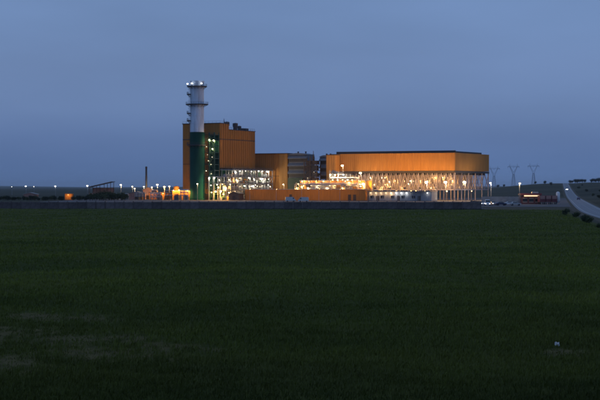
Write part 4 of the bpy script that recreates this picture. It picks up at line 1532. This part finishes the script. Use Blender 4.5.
p = px(521, 203, 292)
rb = thing('roadside_bar', 'low red roadside building with a glowing sign strip', 'building', (p[0], p[1], 0))
part('wall', MB().box(0, 8.4, .1, 6, 0, 3.7), M['maroon'], rb)
part('fascia', MB().box(-.2, 8.6, -.6, 6.2, 3.72, 4.5), M['red'], rb)
part('sign_panel', MB().box(1.2, 7.4, -.72, -.62, 3.2, 3.68), L_SIGN, rb, label='glowing warm sign strip')
for x in (.8, 3.4, 6.0):
    w_ = part('window', MB().box(x, x + 1.8, .02, .12, .9, 2.4), M['glass'], rb)
    part('lintel', MB().box(x - .08, x + 1.88, -.03, .05, 2.4, 2.5), M['white'], w_)
    part('sill', MB().box(x - .08, x + 1.88, -.03, .05, .8, .9), M['white'], w_)
part('door', MB().box(7.7, 8.3, .02, .12, 0, 2.2), M['door'], rb)
part('roof_unit', MB().box(5.0, 7.6, 2, 4, 4.52, 5.1), M['silver'], rb)
p = px(540, 203, 288)
for i in range(3):
    t = thing('trailer', ('red box trailer nearest the glowing sign', 'red box trailer, middle of the three', 'red box trailer nearest the white silo')[i], 'trailer', (p[0] + i * 2.5, p[1] + .4 * i, 0), 0, 'red trailers')
    part('box', MB().box(0, 2.2, 0, 6, .9, 3.6), M['red'], t)
    part('upper_panel', MB().box(.1, 2.1, -.06, -.01, 2.2, 3.5), M['pink'], t)
    part('bumper', MB().box(0, 2.2, -.1, .1, .5, .72), M['darksteel'], t)
    for x in (.3, 1.9):
        for y in (1.2, 4.6):
            part('wheel', MB().tube((x - .12, y, .42), (x + .12, y, .42), .42, n=12), M['rubber'], t)
p = px(558, 203, 290)
sl = thing('silo', 'tall white silo at the right end of the red buildings', 'silo', (p[0], p[1], 0))
smooth(part('shell', MB().lathe([(.3, .6), (.8, 1.4), (.8, 4.7), (.5, 5.1), (0, 5.25)], 18), M['white'], sl))
for a in range(4):
    t = R(45 + 90 * a)
    part('leg', MB().beam((.8 * math.cos(t), .8 * math.sin(t), 0), (.8 * math.cos(t), .8 * math.sin(t), 1.6), .14), M['steel'], sl)


# ------------------------------------------------------------------ pylons
def pylon(label, x, ytop, D, H):
    p = px(x, ytop, D)
    zb = float(land_h(np.array(p[0]), np.array(p[1])))
    t = thing('pylon', label, 'pylon', (p[0], p[1], zb), R(random.uniform(-12, 12)), 'pylons on the horizon')
    H = p[2] - zb
    w = H * .085
    wa = H * .03
    zw = H * .55
    zt = H * .86
    lw = .42
    body = MB()
    for sx in (-1, 1):
        for sy in (-1, 1):
            body.beam((sx * w, sy * w, 0), (sx * wa, sy * wa, zw), lw)
    k = 6
    for i in range(k):
        t0, t1 = i / k, (i + 1) / k
        a0, a1 = w + (wa - w) * t0, w + (wa - w) * t1
        for sy in (-1, 1):
            body.beam((-a0, sy * a0, zw * t0), (a1, sy * a1, zw * t1), .2).beam((a0, sy * a0, zw * t0), (-a1, sy * a1, zw * t1), .2)
    part('body', body, M['steel'], t)
    head = MB()
    sp = H * .17
    for sx in (-1, 1):
        for sy in (-.5, .5):
            head.beam((sx * wa, sy, zw), (sx * sp, sy, zt), .36).beam((0, sy, zw + H * .05), (sx * sp * .86, sy, zt), .22)
        head.beam((sx * sp, 0, zt), (sx * sp * 1.02, 0, H), .34)
    part('head', head, M['steel'], t)
    arm = MB()
    for sy in (-.5, .5):
        arm.beam((-H * .27, 0, zt), (H * .27, 0, zt), .4, .5)
        arm.beam((-H * .25, sy, zt), (-sp, sy, zt + H * .05), .22).beam((H * .25, sy, zt), (sp, sy, zt + H * .05), .22)
        arm.beam((-sp, sy, zt + H * .05), (sp, sy, zt + H * .05), .22)
    part('cross_arm', arm, M['steel'], t)
    for x in (-.25, 0, .25):
        part('insulator', MB().tube((H * x, 0, zt), (H * x, 0, zt - 3.2), .16, n=6), M['darksteel'], t)


pylon('faint lattice pylon touching the condenser right corner', 494, 165.5, 1500, 44)
pylon('lattice pylon, middle of the three on the horizon', 513.5, 163.5, 1420, 44)
pylon('lattice pylon, rightmost and clearest on the horizon', 533.5, 163, 1350, 44)


# ------------------------------------------------------------------ shrubs and trees
def crown_mesh(seed, rx, rz_, n_clump, leaves, m, low=0.15):
    g = np.random.default_rng(seed)
    c = g.normal(size=(n_clump, 3))
    c /= np.linalg.norm(c, axis=1)[:, None]
    c *= (g.random((n_clump, 1)) ** .4) * .72
    c[:, :2] *= rx
    c[:, 2] = rz_ * (1 + c[:, 2]) * (1 - low) + rz_ * low
    V, F = [], []
    for k in range(n_clump):
        s = g.uniform(.22, .40) * min(rx, rz_ * 1.3)
        pts = g.normal(size=(leaves, 3)) * s * .55
        pts = pts + c[k]
        for q in pts:
            if q[2] < 0.02:
                continue
            d = g.normal(size=3)
            d /= np.linalg.norm(d)
            e = np.cross(d, g.normal(size=3))
            e /= np.linalg.norm(e)
            a, b = d * g.uniform(.12, .22), e * g.uniform(.07, .13)
            i = len(V)
            V += [tuple(q - a), tuple(q + b), tuple(q + a), tuple(q - b)]
            F.append((i, i + 1, i + 2, i + 3))
    me = bpy.data.meshes.new('crown')
    me.from_pydata(V, [], F)
    me.materials.append(m)
    me.update()
    return me


def trunk_mesh(seed, h, r, rx, m):
    g = random.Random(seed)
    mb = MB()
    mb.tube((0, 0, -.1), (0.05, 0, h * .5), r, r * .7, 8).tube((0.05, 0, h * .5), (.12, .05, h), r * .7, r * .35, 8)
    for k in range(6):
        t = g.uniform(0, 6.28)
        z = h * g.uniform(.3, .8)
        mb.tube((.05, 0, z), (math.cos(t) * rx * .6, math.sin(t) * rx * .6, z + h * g.uniform(.25, .5)), r * .35, r * .12, 6)
    return mb.mesh('trunk', m)


ORD = ['first', 'second', 'third', 'fourth', 'fifth', 'sixth', 'seventh', 'eighth', 'ninth', 'tenth', 'eleventh', 'twelfth', 'thirteenth', 'fourteenth',
       'fifteenth', 'sixteenth', 'seventeenth', 'eighteenth', 'nineteenth', 'twentieth', 'twenty-first', 'twenty-second', 'twenty-third', 'twenty-fourth', 'twenty-fifth']
count = {}


def nth(kind):
    count[kind] = count.get(kind, -1) + 1
    return ORD[count[kind]]


shrub_lib = [(trunk_mesh(i, 1.2, .1, 1.3, M['bark']), crown_mesh(40 + i, 1.9, 1.35, 16, 70, M['leaf_dark'] if i % 2 else M['leaf'])) for i in range(4)]
tree_lib = [(trunk_mesh(10 + i, 3.2, .2, 2.4, M['bark']), crown_mesh(60 + i, 2.9, 2.6, 26, 80, M['leaf_dark'])) for i in range(3)]


def plant(name, label, cat, loc, s, lib, k, group):
    t = thing(name, label, cat, loc, random.uniform(0, 6.28), group)
    t.scale = (s, s, s * random.uniform(.85, 1.1))
    tm, cm = lib[k % len(lib)]
    link('trunk', tm, t)
    link('crown', cm, t)
    return t


for i in range(24):
    x = -4 + i * 3.9 + random.uniform(-1, 1)
    if 63 < x < 73:
        continue
    D = random.uniform(366, 378)
    p = px(x, 200, D)
    plant('shrub', nth('s') + ' dark round shrub from the left in the far left row', 'shrub', (p[0], p[1], 0), random.uniform(.75, 1.15), shrub_lib, i, 'shrub row at far left')
for i in range(12):
    x = 90 + i * 3.1 + random.uniform(-.8, .8)
    D = random.uniform(372, 382)
    p = px(x, 200, D)
    plant('hedge_bush', nth('h') + ' tall green bush from the left in the hedge before the sloping roof', 'bush', (p[0], p[1], 0), random.uniform(1.45, 1.9), [shrub_lib[0], shrub_lib[2]], i, 'green hedge')
for i in range(11):
    y = 240 + i * 14.0 + random.uniform(-4, 4)
    x = float(road_x(y)) - 7.6 - random.uniform(0, 2.6)
    plant('verge_shrub', nth('v') + ' nearest dark low shrub on the verge beside the country road', 'shrub', (x, y, -.05), random.uniform(.34, .62), shrub_lib, i, 'verge shrubs')
for i in range(16):
    x = 570 + i * 2.4 + random.uniform(-.5, .5)
    if 587 < x < 590.5:
        continue
    D = 2 * random.uniform(1060, 1120)
    X = (x - 300) / FP * D
    z = float(land_h(np.array(X), np.array(D)))
    plant('ridge_tree', nth('r') + ' dark tree from the road in the line along the right ridge', 'tree', (X, D, z), random.uniform(1.15, 1.6), tree_lib, i, 'trees along the right ridge')
for x, D, s, lab in ((535.5, 1150, 1.0, 'small dark tree at the foot of the rightmost pylon'), (551, 900, .9, 'small dark tree on the ridge left of the country road'),
                     (498, 1200, 1.2, 'small dark tree nearest the condenser on the far ridge'), (504, 1200, 1.0, 'small dark tree just left of the middle pylon'), (545, 1000, 1.0, 'small dark tree right of the rightmost pylon')):
    D = D * 2.0
    X = (x - 300) / FP * D
    z = float(land_h(np.array(X), np.array(D)))
    plant('far_tree', lab, 'tree', (X, D, z), s, tree_lib, int(D), 'far trees below the pylons')

for i, (x, D) in enumerate(((574, 1500), (581, 1250), (586, 980), (591, 830), (597, 760), (594, 1150), (599, 1000), (578, 1700))):
    X = (x - 300) / FP * D + 5
    plant('slope_shrub', nth('w') + ' dark shrub scattered on the slope right of the road', 'shrub', (X, D, float(land_h(np.array(X), np.array(float(D))))), random.uniform(.6, 1.1), shrub_lib, i, 'slope shrubs')

# ------------------------------------------------------------------ litter in the crop
g = np.random.default_rng(5)
V, F = [], []
n = 7
for j in range(n):
    for i in range(n):
        a, b = i / (n - 1) - .5, j / (n - 1) - .5
        V.append((a * .26 + g.normal() * .010, b * .22 + g.normal() * .010, .24 + .03 * math.sin(a * 7) * math.cos(b * 6) + .16 * b + g.normal() * .010))
for j in range(n - 1):
    for i in range(n - 1):
        k = j * n + i
        F.append((k, k + 1, k + n + 1, k + n))
me = bpy.data.meshes.new('paper_scrap')
me.from_pydata(V, [], F)
me.materials.append(M['litter'])
ps = link('paper_scrap', me, None, (10.85, 59.0, float(field_h(np.array(10.85), np.array(59.0))) - .07))
ps.scale = (.72, .72, .8)
sm = ps.modifiers.new('thickness', 'SOLIDIFY')
sm.thickness = .006
tag(ps, 'crumpled white paper scrap lying in the dark field', 'litter')

# ------------------------------------------------------------------ evening haze
hz = MB().box(-9100, 9100, -450, 21100, -4, 72).mesh('haze', None)
hm = bpy.data.materials.new('evening_haze')
hm.use_nodes = True
hn = hm.node_tree
for n_ in list(hn.nodes):
    hn.nodes.remove(n_)
ho = hn.nodes.new('ShaderNodeOutputMaterial')
pv = hn.nodes.new('ShaderNodeVolumePrincipled')
pv.inputs['Color'].default_value = (0.86, 0.90, 0.96, 1)
pv.inputs['Density'].default_value = 4.0e-5
pv.inputs['Anisotropy'].default_value = 0.2
hn.links.new(pv.outputs[0], ho.inputs['Volume'])
hz.materials.clear()
hz.materials.append(hm)
hzo = link('haze', hz)
hzo['label'] = 'thin blue evening haze over the plain'
hzo['category'] = 'haze'
hzo['kind'] = 'stuff'
SC.cycles.volume_bounces = 0
